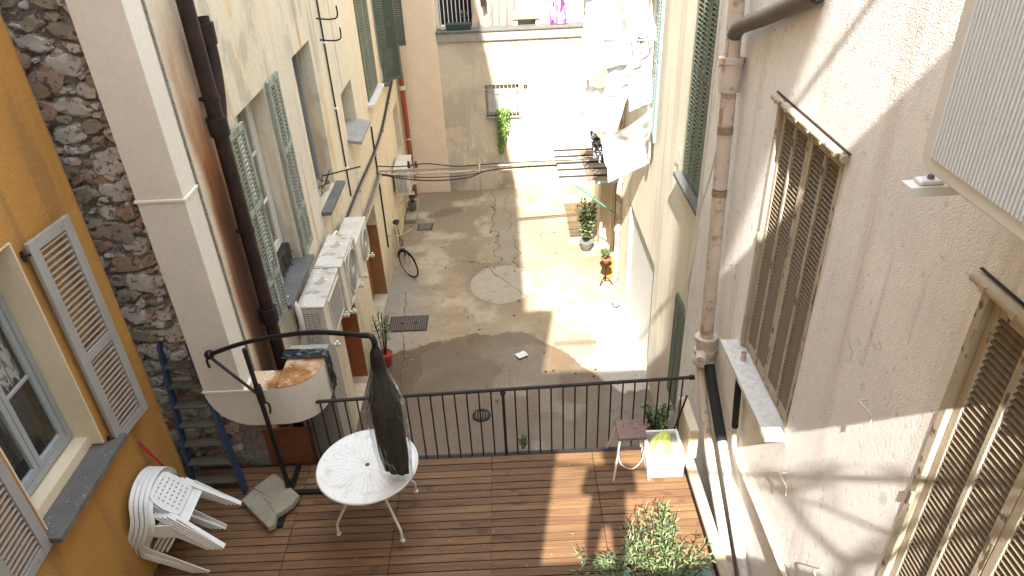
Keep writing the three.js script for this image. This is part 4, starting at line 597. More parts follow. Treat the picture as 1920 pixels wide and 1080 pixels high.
// ---------------------------------------------------------------- railing
{
  const A = V3(-2.18, 3.345, -5.44), B = V3(1.74, 3.345, -5.557), at = (f) => A.clone().lerp(B, f);
  const t = thing('deck_railing', 'thin black iron railing along the front of the deck', 'railing', [-0.2, DECK, -5.5]);
  part('handrail', [rod(A, B, 0.019, 0.019, 10)], m.rail, t); part('bottom_rail', box(-2.18, 1.70, 2.435, 2.45, -5.53, -5.5), m.rail, t);
  for (let k = 0; k < 32; k++) { const p = at((k + 0.5) / 32), post = k === 16; part(post ? 'post' : 'baluster', rod(V3(p.x, 2.38, p.z), V3(p.x, 3.34, p.z), post ? 0.016 : 0.0085, post ? 0.016 : 0.0085, 7), m.rail, t); }
  part('post', rod(V3(-2.17, 2.3, -5.45), V3(-2.17, 3.36, -5.44), 0.018), m.rail, t); part('post_knob', new THREE.SphereGeometry(0.03, 10, 8).translate(at(16.5 / 32).x, 3.30, at(16.5 / 32).z), m.rail, t); part('rail_end', rod(B, V3(1.79, 3.345, -5.558), 0.026, 0.026, 10), m.rust, t);
}
// ---------------------------------------------------------------- perforated metal table
{
  const c = V3(-1.42, 3.22, -4.68), R = 0.462;
  const t = thing('garden_table', 'round white perforated metal table on four bent tube legs', 'table', [c.x, DECK, c.z]);
  const dm = tex(1024, 1024, (u, v) => {
    const x = (u - 0.5) * 2, y = (v - 0.5) * 2, r = Math.hypot(x, y), a = Math.atan2(y, x); const n = fbm(u * 9, v * 9, 5), f = fbm(u * 70, v * 70, 2), s = fbm(u * 26 + 5, v * 26, 3);
    let k = mix3(lin('#e2e0d9'), lin('#cbc6ba'), sst(0.5, 0.85, n) * 0.7); k = mix3(k, lin('#8f7a5c'), 0.25 * sst(0.68, 0.84, s) * sst(0.3, 0.9, r)); k = mix3(k, lin('#3a332a'), sst(0.84, 0.9, f) * 0.8);
    const d1 = Math.abs(y - (-0.02 - 0.42 * (x + 0.2)) + 0.05 * (n - 0.5)); if (x > -0.72 && x < 0.3) k = mix3(k, lin('#5e5344'), 0.5 * sst(0.012, 0.004, d1) * sst(0.4, 0.55, n)); return k;
  }, { repeat: false });
  const am = tex(1024, 1024, (u, v) => {
    const x = (u - 0.5) * 2, y = (v - 0.5) * 2, r = Math.hypot(x, y), a = Math.atan2(y, x); if (r < 0.05) return 0; if (r < 0.2 || r > 0.8) return 1; const N = 40, ring = Math.round(r / 0.045) * 0.045; const sec = Math.round(a / (2 * Math.PI / N)) * (2 * Math.PI / N); const curve = sec; const dx = x - ring * Math.cos(curve), dy = y - ring * Math.sin(curve); return Math.hypot(dx, dy) < 0.0062 && (Math.round(a / (2 * Math.PI / N)) % 2 === 0 || r > 0.42) ? 0 : 1;
  }, { srgb: false, repeat: false });
  const g = new THREE.CircleGeometry(R - 0.01, 64).rotateX(-PI2), top = mesh('table_top', g.translate(0, 0.72, 0), new THREE.MeshPhysicalMaterial({ map: dm, alphaMap: am, transparent: true, roughness: 0.45, side: THREE.DoubleSide }), t);
  part('rim', new THREE.TorusGeometry(R - 0.008, 0.014, 10, 72).rotateX(PI2).translate(c.x, c.y - 0.008, c.z), m.whitePaint, t);
  part('under_ring', new THREE.TorusGeometry(0.2, 0.009, 8, 40).rotateX(PI2).translate(c.x, c.y - 0.03, c.z), m.whitePaint, t);
  for (const [fx, fz] of [[-1.77, -4.5], [-1.15, -4.39], [-1.08, -4.98], [-1.72, -5.06]]) {
    const d = V3(fx - c.x, 0, fz - c.z), P = (k, y) => V3(c.x + d.x * k, y, c.z + d.z * k);
    const l = part('leg', tube([P(0.3, 3.19), P(0.52, 2.95), P(0.92, 2.69), P(0.99, 2.63), P(1.0, 2.54), P(1.0, 2.52)], 0.0135, 9, 40), m.whitePaint, t); part('foot', rod(V3(fx, DECK, fz), V3(fx, DECK + 0.02, fz), 0.024, 0.02, 12), m.whitePaint, l); part('stay', tube([P(0.36, 3.17), P(0.5, 3.08), P(0.56, 3.0), P(0.6, 2.93)], 0.006, 6), m.whitePaint, l);
  }
}
// ---------------------------------------------------------------- closed cantilever parasol in a clear cover
{
  const b = V3(-2.36, DECK, -5.03), top = V3(-2.39, 4.34, -5.03);
  const t = thing('cantilever_parasol', 'closed dark green parasol in a clear plastic cover hanging from a black arm', 'parasol', [b.x, DECK, b.z]);
  part('base_bar', rbox(-2.75, -1.85, DECK, DECK + 0.035, -5.055, -5.005, 0.006), m.black, t); part('base_bar', rbox(-2.385, -2.335, DECK + 0.001, DECK + 0.037, -5.4, -4.6, 0.006), m.black, t);
  part('post', rod(V3(b.x, DECK + 0.02, b.z), top, 0.024, 0.022, 14), m.black, t); part('post_foot', rod(V3(b.x, DECK + 0.03, b.z), V3(b.x, DECK + 0.18, b.z), 0.036, 0.032, 14), m.black, t);
  part('arm', tube([[-2.78, 4.20, -5.16], [-2.40, 4.40, -5.03], [-2.0, 4.58, -4.86], [-1.6, 4.72, -4.69], [-1.16, 4.80, -4.50]], 0.021, 10, 50), m.black, t);
  part('hinge_head', [new THREE.SphereGeometry(0.045, 12, 10).translate(-2.78, 4.2, -5.16), tube([[-2.78, 4.2, -5.16], [-2.82, 4.13, -5.16], [-2.81, 4.06, -5.15]], 0.012, 7)], m.black, t); part('brace', rod(V3(-2.76, 4.16, -5.15), V3(-2.375, 3.80, -5.03), 0.015), m.black, t); part('slider', rod(V3(-2.37, 3.72, -5.03), V3(-2.375, 3.92, -5.03), 0.036, 0.034, 14), m.black, t); part('crank', tube([[-2.36, 3.75, -5.0], [-2.30, 3.75, -4.98], [-2.29, 3.68, -4.97], [-2.30, 3.64, -4.97]], 0.010, 7), m.black, t);
  part('elbow', tube([[-1.2, 4.795, -4.515], [-1.13, 4.80, -4.49], [-1.11, 4.77, -4.48], [-1.11, 4.66, -4.48]], 0.024, 10), m.black, t); part('cap', [rod(V3(-1.11, 4.50, -4.48), V3(-1.11, 4.64, -4.48), 0.062, 0.05, 18), rod(V3(-1.11, 4.64, -4.48), V3(-1.11, 4.7, -4.48), 0.05, 0.028, 18)], m.blackPlastic, t);
  const fold = (rf, n, amp, y0, y1, NA = 72, NY = 40, cut = 0, jit = 0) => { const pos = [], idx = []; for (let j = 0; j <= NY; j++) for (let i = 0; i <= NA; i++) { const f = j / NY, a = i / NA * Math.PI * 2, y = lerp(y1, y0, f) + cut * f * f * Math.cos(a - 2.4); const R = rf(f) * (1 + amp * sst(0, 0.25, f) * (Math.abs(Math.sin(a * n / 2 + 0.8 * f)) - 0.5)) + jit * (fbm(Math.cos(a) * 3 + 5 + f * 2, Math.sin(a) * 3 + 9 + f * 9, 4) - 0.5); pos.push(-1.11 + R * Math.cos(a), y, -4.48 + R * 0.85 * Math.sin(a)); } for (let j = 0; j < NY; j++) for (let i = 0; i < NA; i++) { const p = j * (NA + 1) + i; idx.push(p, p + 1, p + NA + 1, p + 1, p + NA + 2, p + NA + 1); } const g = new THREE.BufferGeometry(); g.setAttribute('position', new THREE.Float32BufferAttribute(pos, 3)); g.setIndex(idx); g.computeVertexNormals(); return g; };
  part('canopy', fold((f) => 0.055 + 0.065 * sst(0, 0.35, f) - 0.02 * sst(0.8, 1, f), 8, 0.2, 3.34, 4.52, 96, 40, 0.05), new THREE.MeshStandardMaterial({ color: new THREE.Color('#2d2f2c'), roughness: 0.95, side: THREE.DoubleSide }), t);
  const cv = fold((f) => 0.07 + 0.085 * sst(0, 0.35, f) - 0.02 * sst(0.7, 1, f), 5, 0.1, 3.27, 4.50, 96, 60, 0.07, 0.05);
  part('plastic_cover', cv, new THREE.MeshPhysicalMaterial({ color: new THREE.Color('#eef0f0'), transmission: 1, roughness: 0.12, thickness: 0, ior: 1.45, side: THREE.DoubleSide }), t, 'crumpled clear plastic cover');
}
// ---------------------------------------------------------------- four stacked armchairs tipped against the orange wall
{
  const sweep = (pts, prof, outw) => { const c = new THREE.CatmullRomCurve3(pts.map((p) => V3(...p))), N = 60, P = prof.length, pos = [], idx = []; for (let i = 0; i <= N; i++) { const p = c.getPoint(i / N), o = outw(p); for (const [a, b] of prof) pos.push(p.x + o.x * a, p.y + b, p.z + o.z * a); } for (let i = 0; i < N; i++) for (let k = 0; k < P; k++) { const a = i * P + k, b = i * P + (k + 1) % P, d = a + P, e = b + P; idx.push(a, b, d, b, e, d); } const g = new THREE.BufferGeometry(); g.setAttribute('position', new THREE.Float32BufferAttribute(pos, 3)); g.setIndex(idx); return toCreasedNormals(g, 0.6); };
  const rim = sweep([[0.265, 0.60, 0.25], [0.275, 0.64, 0.15], [0.285, 0.65, 0.0], [0.27, 0.68, -0.14], [0.20, 0.76, -0.25], [0.10, 0.80, -0.295], [0, 0.81, -0.305], [-0.10, 0.80, -0.295], [-0.20, 0.76, -0.25], [-0.27, 0.68, -0.14], [-0.285, 0.65, 0], [-0.275, 0.64, 0.15], [-0.265, 0.60, 0.25]], [[-0.01, -0.075], [-0.004, 0], [0.036, 0.004], [0.046, -0.03], [0.04, -0.03], [0.03, -0.008], [0.004, -0.012], [-0.002, -0.075]], (p) => V3(p.x, 0, p.z - 0.05).normalize());
  const plate = (A, B, w0, w1, th, nx, nz) => { const n = V3(nx, 0, nz).normalize(), d = B.clone().sub(A).normalize(), s = new THREE.Vector3().crossVectors(d, n).normalize(), q = [], I = []; for (const [p, w] of [[A, w0], [B, w1]]) for (const [i, j] of [[-1, -1], [1, -1], [1, 1], [-1, 1]]) q.push(...p.clone().addScaledVector(s, i * w / 2).addScaledVector(n, j * th / 2).toArray()); I.push(0, 1, 5, 0, 5, 4, 1, 2, 6, 1, 6, 5, 2, 3, 7, 2, 7, 6, 3, 0, 4, 3, 4, 7, 0, 3, 2, 0, 2, 1, 4, 5, 6, 4, 6, 7); const g = new THREE.BufferGeometry(); g.setAttribute('position', new THREE.Float32BufferAttribute(q, 3)); g.setIndex(I); const r = g.toNonIndexed(); r.computeVertexNormals(); return r; };
  const back = (() => { const s = new THREE.Shape(); s.moveTo(-0.15, 0); s.lineTo(0.15, 0); s.bezierCurveTo(0.2, 0.12, 0.19, 0.26, 0.12, 0.31); s.lineTo(-0.12, 0.31); s.bezierCurveTo(-0.19, 0.26, -0.2, 0.12, -0.15, 0); for (let r = 0; r < 6; r++) for (let c = 0; c < 6; c++) { const h = new THREE.Path(), x = -0.115 + c * 0.046 + (r % 2) * 0.0, y = 0.045 + r * 0.044; h.moveTo(x - 0.0075, y - 0.0075); h.lineTo(x + 0.0075, y - 0.0075); h.lineTo(x + 0.0075, y + 0.0075); h.lineTo(x - 0.0075, y + 0.0075); h.closePath(); s.holes.push(h); } const g = new THREE.ExtrudeGeometry(s, { depth: 0.006, bevelEnabled: false }), p = g.attributes.position; for (let i = 0; i < p.count; i++) { const x = p.getX(i), y = p.getY(i); p.setXYZ(i, x, 0.46 + y, p.getZ(i) - 0.215 - 0.26 * y - 0.01 + 0.15 * x * x); } g.computeVertexNormals(); return g; })();
  const seat = join([rbox(-0.225, 0.225, 0.40, 0.425, -0.2, 0.23, 0.02, 3), plate(V3(-0.2, 0.42, -0.19), V3(0.2, 0.42, -0.19), 0.1, 0.1, 0.012, 0, 1)]);
  const chair = thing('plastic_armchair', 'stack', 'chair', [0, 0, 0], 'stacked white plastic armchairs'); const cp = (n, g) => mesh(n, metric(join([g])), m.whitePlastic, chair);
  cp('rim', rim); cp('backrest', back); cp('seat', seat);
  for (const s of [-1, 1]) {
    cp('front_leg', join([plate(V3(s * 0.275, 0.63, 0.22), V3(s * 0.255, 0, 0.26), 0.10, 0.035, 0.008, 1, 0), plate(V3(s * 0.26, 0.60, 0.262), V3(s * 0.243, 0, 0.276), 0.05, 0.03, 0.008, 0, 1)]));
    cp('rear_leg', join([plate(V3(s * 0.215, 0.48, -0.17), V3(s * 0.255, 0, -0.115), 0.16, 0.04, 0.008, 1, 0), plate(V3(s * 0.19, 0.55, -0.235), V3(s * 0.24, 0, -0.135), 0.07, 0.045, 0.008, 0, 1)]));
    cp('arm_support', join([plate(V3(s * 0.272, 0.63, -0.05), V3(s * 0.225, 0.41, -0.1), 0.12, 0.17, 0.008, 1, 0)]));
  }
  const th = 34 * Math.PI / 180, u = V3(-Math.cos(th), Math.sin(th), 0), f = V3(-Math.sin(th), -Math.cos(th), 0), r = new THREE.Vector3().crossVectors(u, f);
  const q = new THREE.Quaternion().setFromRotationMatrix(new THREE.Matrix4().makeBasis(r, u, f)); const foot = V3(-2.885, DECK + 0.012, -4.38);
  const labs = ['lowest white plastic armchair of the tipped stack, perforated back uppermost', 'second white plastic armchair inside the tipped stack', 'third white plastic armchair inside the tipped stack', 'innermost white plastic armchair of the tipped stack, nearest orange wall'];
  for (let k = 0; k < 4; k++) { const o = k ? chair.clone() : chair; if (k) { o.name = numbered('plastic_armchair'); scene.add(o); o.userData = { ...chair.userData }; } o.userData.label = labs[k]; o.quaternion.copy(q); const pos = foot.clone().addScaledVector(f, -0.27).addScaledVector(u, 0.036 * k).addScaledVector(f, 0.02 * k); o.position.copy(pos); }
  one('broom_handle', [rod(V3(-3.37, 3.66, -4.64), V3(-3.30, 2.9, -4.86), 0.011, 0.011, 10)], M({ color: '#b3262b', roughness: 0.4 }), 'red broom handle leaning on the orange wall behind the chairs', 'broom'); 
}
// ---------------------------------------------------------------- cracked slab weighing down the parasol base
{
  const t = thing('cracked_slab', 'broken concrete slab with a diagonal crack on the parasol base', 'slab', [-2.5, DECK, -4.85]);
  const mk = (pts, tilt) => { const s = new THREE.Shape(pts.map((p) => new THREE.Vector2(...p))); return new THREE.ExtrudeGeometry(s, { depth: 0.05, bevelEnabled: true, bevelSize: 0.008, bevelThickness: 0.008, bevelSegments: 2 }).rotateX(-PI2).rotateZ(tilt); };
  const a = mk([[-0.27, -0.03], [-0.19, 0.10], [-0.08, 0.03], [-0.05, -0.05], [0.02, -0.1], [0.06, -0.18], [0.12, -0.24], [0.13, -0.36], [0.09, -0.38]], 0.03), b = mk([[-0.185, 0.115], [-0.05, 0.28], [0.0, 0.26], [0.29, -0.02], [0.25, -0.12], [0.16, -0.21], [0.13, -0.235], [0.07, -0.17], [0.03, -0.09], [-0.04, -0.04], [-0.07, 0.04]], 0.02);
  part('slab_piece', a.translate(-2.52, DECK + 0.045, -4.92), m.conc, t); part('slab_piece', b.translate(-2.52, DECK + 0.052, -4.92), m.conc, t);
}
// ---------------------------------------------------------------- stool, polystyrene box, rack
{
  const t = thing('metal_stool', 'small stool with mauve brown seat and pale tubular legs', 'stool', [1.1, DECK, -5.2]);
  part('seat', rbox(0.97, 1.26, 2.93, 2.965, -5.40, -5.12, 0.012, 2), M({ color: '#a98a88', map: T.drop, roughness: 0.7 }), t);
  for (const [sx, fx] of [[0.99, 0.92], [1.24, 1.28]]) for (const [sz, fz] of [[-5.14, -5.0], [-5.38, -5.47]]) part('leg', rod(V3(fx, DECK, fz), V3(sx, 2.93, sz), 0.011, 0.011, 8), m.whitePaint, t);
  part('stretcher', tube([[0.975, 2.88, -5.12], [1.0, 2.66, -5.08], [1.11, 2.60, -5.06], [1.2, 2.68, -5.08], [1.25, 2.88, -5.12]], 0.006, 6), m.whitePaint, t);
  const b = thing('polystyrene_box', 'white polystyrene planter box beside the stool', 'box', [1.44, DECK, -5.2]); part('shell', [rbox(1.27, 1.63, DECK, 2.80, -5.05, -5.02, 0.008), rbox(1.27, 1.63, DECK, 2.80, -5.40, -5.37, 0.008), rbox(1.27, 1.30, DECK, 2.799, -5.37, -5.05, 0.008), rbox(1.60, 1.63, DECK, 2.799, -5.37, -5.05, 0.008)], M({ color: '#e6e6e2', roughness: 0.8 }), b); part('soil', box(1.3, 1.6, DECK + 0.02, 2.76, -5.37, -5.05), M({ color: '#c9c6bb', map: T.drop }), b);
  const bag = new THREE.SphereGeometry(1, 28, 18), p = bag.attributes.position; for (let i = 0; i < p.count; i++) { const x = p.getX(i), y = p.getY(i), z = p.getZ(i), e = 1 + 0.5 * (fbm(x * 3 + 4, y * 3 + z * 2.2, 3) - 0.5); p.setXYZ(i, (0.095 + 0.04 * z) * x * e, 0.06 * y * e, 0.17 * z * e); } bag.rotateY(-0.5); bag.computeVertexNormals();
  one('plastic_bag', bag.translate(1.43, 2.815, -5.2), M({ color: '#ccd46a', roughness: 0.35 }), 'yellow green plastic bag lying on the white box', 'bag');
  const r = thing('wire_rack', 'old brown wire rack leaning at the end of the railing', 'rack', [1.65, 2.75, -5.5]); part('stem', rod(V3(1.60, 2.70, -5.44), V3(1.73, 3.14, -5.52), 0.010), m.rust, r); for (let k = 0; k < 14; k++) { const f = k / 13, q = V3(1.60, 2.72, -5.44).lerp(V3(1.73, 3.12, -5.52), f); part('tine', rod(q, V3(q.x - 0.13 + 0.04 * f, q.y - 0.05, q.z + 0.03), 0.0035, 0.003, 5), m.rust, r); }
}
// ---------------------------------------------------------------- plants
const leafM = (h) => new THREE.MeshPhysicalMaterial({ color: new THREE.Color(h), roughness: 0.55, transmission: 0.25, thickness: 0, side: THREE.DoubleSide });
const LG = [leafM('#5d7044'), leafM('#748756'), leafM('#445934'), leafM('#8f9a66')];
function blade(p, d, L, w, droop) {             // bent, pointed leaf of six faces
  const up = V3(0, 1, 0), s = new THREE.Vector3().crossVectors(d, up); if (s.lengthSq() < 1e-4) s.set(1, 0, 0); s.normalize().applyAxisAngle(d, rr(-0.8, 0.8)); const P = (t) => p.clone().addScaledVector(d, L * t).add(V3(0, -droop * L * t * t, 0)); const a = P(0), b = P(0.35), c = P(0.72), e = P(1), n = new THREE.Vector3().crossVectors(s, d).multiplyScalar(w * 0.25);
  const B1 = b.clone().addScaledVector(s, w / 2).add(n), B2 = b.clone().addScaledVector(s, -w / 2).add(n), C1 = c.clone().addScaledVector(s, w * 0.4).add(n), C2 = c.clone().addScaledVector(s, -w * 0.4).add(n); return [a, B1, b, a, b, B2, B1, C1, c, B1, c, b, b, c, C2, b, C2, B2, C1, e, c, c, e, C2];
}
function plant(name, label, category, base, { stems = 8, h = 0.5, spread = 0.3, leaf: Ln = 0.08, w = 0.018, per = 26, droop = 0.3, whorl = 3, lean = [0, 0], stemM = m.rust, r = 0.004, from = 0.25, rootK = 0.2 }, potFn, group) {
  const t = thing(name, label, category, base, group), B = V3(...base), leaves = [[], [], [], []], sg = [];
  for (let k = 0; k < stems; k++) { const a = rr(0, 6.28), q = Math.sqrt(rnd()) * spread, tip = V3(Math.cos(a) * q + lean[0] * rnd(), h * rr(0.65, 1), Math.sin(a) * q + lean[1] * rnd()), root = V3(Math.cos(a) * q * rootK, 0.0, Math.sin(a) * q * rootK), mid = root.clone().lerp(tip, 0.5).add(V3(rr(-0.03, 0.03), 0.08 * h, rr(-0.03, 0.03))); const c = new THREE.QuadraticBezierCurve3(root, mid, tip); sg.push(new THREE.TubeGeometry(c, 8, r, 5)); for (let j = 0; j < per; j++) { const f = lerp(from, 1, j / per), p = c.getPoint(f), tg = c.getTangent(f), ang = j * 2.4 + rr(-0.3, 0.3), side = V3(Math.cos(ang), 0, Math.sin(ang)); const d = tg.clone().multiplyScalar(lerp(0.5, 1.1, f)).addScaledVector(side, 0.9).normalize(); leaves[Math.floor(rnd() * 4)].push(...blade(p, d, Ln * rr(0.6, 1.15), w * rr(0.8, 1.2), droop * rr(0.3, 1.4))); } }
  mesh('stem', metric(join(sg)), stemM, t).userData.kind = 'stuff';
  leaves.forEach((L, i) => { if (!L.length) return; const g = new THREE.BufferGeometry(); g.setAttribute('position', new THREE.Float32BufferAttribute(L.flatMap((v) => [v.x, v.y, v.z]), 3)); g.computeVertexNormals(); mesh('foliage', metric(g), LG[i], t).userData.kind = 'stuff'; });
  if (potFn) potFn(t, B); return t;
}
const potG = (r0, r1, h) => { const p = [[0.001, 0], [r0, 0], [r1, h - 0.03], [r1 + 0.012, h - 0.03], [r1 + 0.012, h], [r1 - 0.008, h], [r1 - 0.012, h - 0.03], [0.001, h - 0.03]].map((q) => new THREE.Vector2(...q)); return new THREE.LatheGeometry(p, 24); };
const pot = (mt, r0, r1, h) => (t) => { mesh('pot', metric(join([potG(r0, r1, h).translate(0, -h + 0.03, 0)])), mt, t); };
const greenPot = M({ color: '#5a7d70', roughness: 0.5 });
plant('oleander_shrub', 'bushy narrow leaved shrub in a green trough at the deck edge', 'shrub', [1.17, 2.68, -3.84], { stems: 46, h: 0.45, spread: 0.43, leaf: 0.1, w: 0.013, per: 20, droop: 0.35, from: 0.1, rootK: 0.6 }, (t) => { mesh('trough', metric(join([rbox(-0.34, 0.38, -0.18, -0.01, 0.03, 0.25, 0.02, 2)])), greenPot, t); mesh('trough_lip', metric(join([rbox(-0.36, -0.28, -0.02, 0.03, 0.01, 0.27, 0.015, 2)])), greenPot, t); mesh('trough_lip', metric(join([rbox(0.31, 0.40, -0.02, 0.03, 0.01, 0.27, 0.015, 2)])), greenPot, t); });
plant('oleander_sprig', 'long low shoots of the shrub stretching left over the planks', 'shrub', [0.92, 2.66, -3.88], { stems: 9, h: 0.12, spread: 0.1, lean: [-0.62, 0.02], leaf: 0.085, w: 0.013, per: 22, droop: 0.2 });
plant('railing_plant', 'green leafy plant behind the white box at the railing', 'plant', [1.47, 2.55, -5.60], { stems: 16, h: 0.38, spread: 0.18, leaf: 0.07, w: 0.05, per: 12, droop: 0.5 }, pot(m.terracotta, 0.08, 0.11, 0.2));
plant('weed_tuft', 'small green tuft growing up behind the railing', 'plant', [0.03, 2.40, -5.62], { stems: 10, h: 0.18, spread: 0.08, leaf: 0.05, w: 0.012, per: 8 });
// ---------------------------------------------------------------- yard: end wall window, vine, covers, bicycle, pots
{
  const t = thing('barred_window', 'small barred window with whitish pane in the end wall', 'window', [-0.07, 2.05, BZ]);
  part('frame', [box(-0.5, 0.36, 2.05, 2.11, BZ - 0.2, BZ - 0.12), box(-0.5, 0.36, 2.8, 2.86, BZ - 0.2, BZ - 0.12), box(-0.5, -0.43, 2.11, 2.8, BZ - 0.2, BZ - 0.12), box(0.30, 0.36, 2.11, 2.8, BZ - 0.2, BZ - 0.12)], m.grey, t); part('pane', box(-0.43, 0.30, 2.11, 2.8, BZ - 0.17, BZ - 0.165), M({ color: '#b9bdbd', roughness: 0.3 }), t); part('sill', rbox(-0.52, 0.40, 2.0, 2.05, BZ - 0.12, BZ + 0.05, 0.006), m.conc, t);
  for (let k = 0; k < 8; k++) part('bar', rod(V3(-0.42 + k * 0.1, 2.04, BZ + 0.015), V3(-0.42 + k * 0.1, 2.88, BZ + 0.015), 0.008), m.castiron, t); for (const y of [2.2, 2.74]) part('cross_bar', box(-0.5, 0.38, y, y + 0.02, BZ + 0.006, BZ + 0.012), m.castiron, t);
  one('vent_rosette', new THREE.TorusGeometry(0.035, 0.016, 8, 20).translate(0.53, 2.79, BZ + 0.01), m.rust, 'small round vent beside the barred window', 'vent');
  const v = thing('hanging_vine', 'bright green vine trailing from the barred window sill', 'plant', [-0.05, 2.2, BZ + 0.1]); const L = [[], [], [], []]; for (let k = 0; k < 620; k++) { const f = Math.pow(rnd(), 1.3), a = rr(-1, 1), wd = 0.17 * (1 - 0.75 * f); const p = V3(a * wd - 0.12 * f, 0.08 - f * 1.2, rr(-0.08, 0.1) * (1 - 0.5 * f)); const d = V3(rr(-1, 1), rr(-1, 0.3), rr(0, 1)).normalize(); L[Math.floor(rnd() * 4)].push(...blade(p, d, rr(0.04, 0.07), 0.045, 0.3)); } const VM = [leafM('#6f9440'), leafM('#83a34c'), leafM('#557d34'), leafM('#96b05c')]; L.forEach((q, i) => { const g = new THREE.BufferGeometry(); g.setAttribute('position', new THREE.Float32BufferAttribute(q.flatMap((w) => [w.x, w.y, w.z]), 3)); g.computeVertexNormals(); mesh('foliage', metric(g), VM[i], v).userData.kind = 'stuff'; }); mesh('stem', tube([[0, 0.1, 0], [-0.03, -0.4, 0.02], [-0.1, -0.8, 0], [-0.14, -1.15, 0]], 0.008, 5), m.rust, v);
}
{
  const t = thing('manhole_cover', 'large ribbed steel cover in the yard near the left wall', 'manhole cover', [-2.12, 0, -11.6]);
  part('frame', rbox(-2.5, -1.74, -0.03, 0.008, -11.86, -11.32, 0.004), m.rail, t); for (let k = 0; k < 17; k++) part('rib', rbox(-2.47 + k * 0.042, -2.445 + k * 0.042, 0.008, 0.018, -11.83, -11.35, 0.003), m.greypipe, t); for (const x of [-2.25, -1.98]) part('lifting_hole', box(x - 0.04, x + 0.04, 0.018, 0.021, -11.61, -11.57), m.dark, t);
  const u = thing('manhole_cover', 'small square rusty cover near the far left corner', 'manhole cover', [-2.13, 0, -15.8]); part('frame', rbox(-2.32, -1.95, -0.02, 0.006, -15.98, -15.62, 0.003), m.rust, u); part('lid', rbox(-2.29, -1.98, 0.006, 0.012, -15.95, -15.65, 0.002), m.greypipe, u);
  const d = thing('drain_grate', 'dark floor drain behind the railing', 'drain', [-0.63, 0, -8.82]); part('ring', new THREE.TorusGeometry(0.13, 0.025, 8, 28).rotateX(PI2).translate(-0.63, 0.008, -8.82), m.rail, d); part('grate', new THREE.CylinderGeometry(0.12, 0.12, 0.02, 24).translate(-0.63, 0.006, -8.82), m.dark, d); for (let k = 0; k < 5; k++) part('bar', box(-0.72 + k * 0.043, -0.705 + k * 0.043, 0.016, 0.022, -8.9, -8.74), m.greypipe, d);
  one('door_slab', rbox(-2.66, -2.38, 0, 0.1, -17.3, -16.05, 0.01), m.conc, 'low concrete slab at the foot of the wall by the far plant', 'slab');
  const pb = new THREE.PlaneGeometry(0.2, 0.16, 8, 6).rotateX(-PI2), pp = pb.attributes.position; for (let i = 0; i < pp.count; i++) pp.setY(i, 0.012 + 0.03 * fbm(pp.getX(i) * 20, pp.getZ(i) * 20, 3)); pb.rotateY(0.5); pb.computeVertexNormals(); one('paper_scrap', pb.translate(0.09, 0, -10.39), new THREE.MeshStandardMaterial({ color: new THREE.Color('#e2ded4'), side: THREE.DoubleSide }), 'crumpled white scrap lying in the wet patch', 'litter');
}
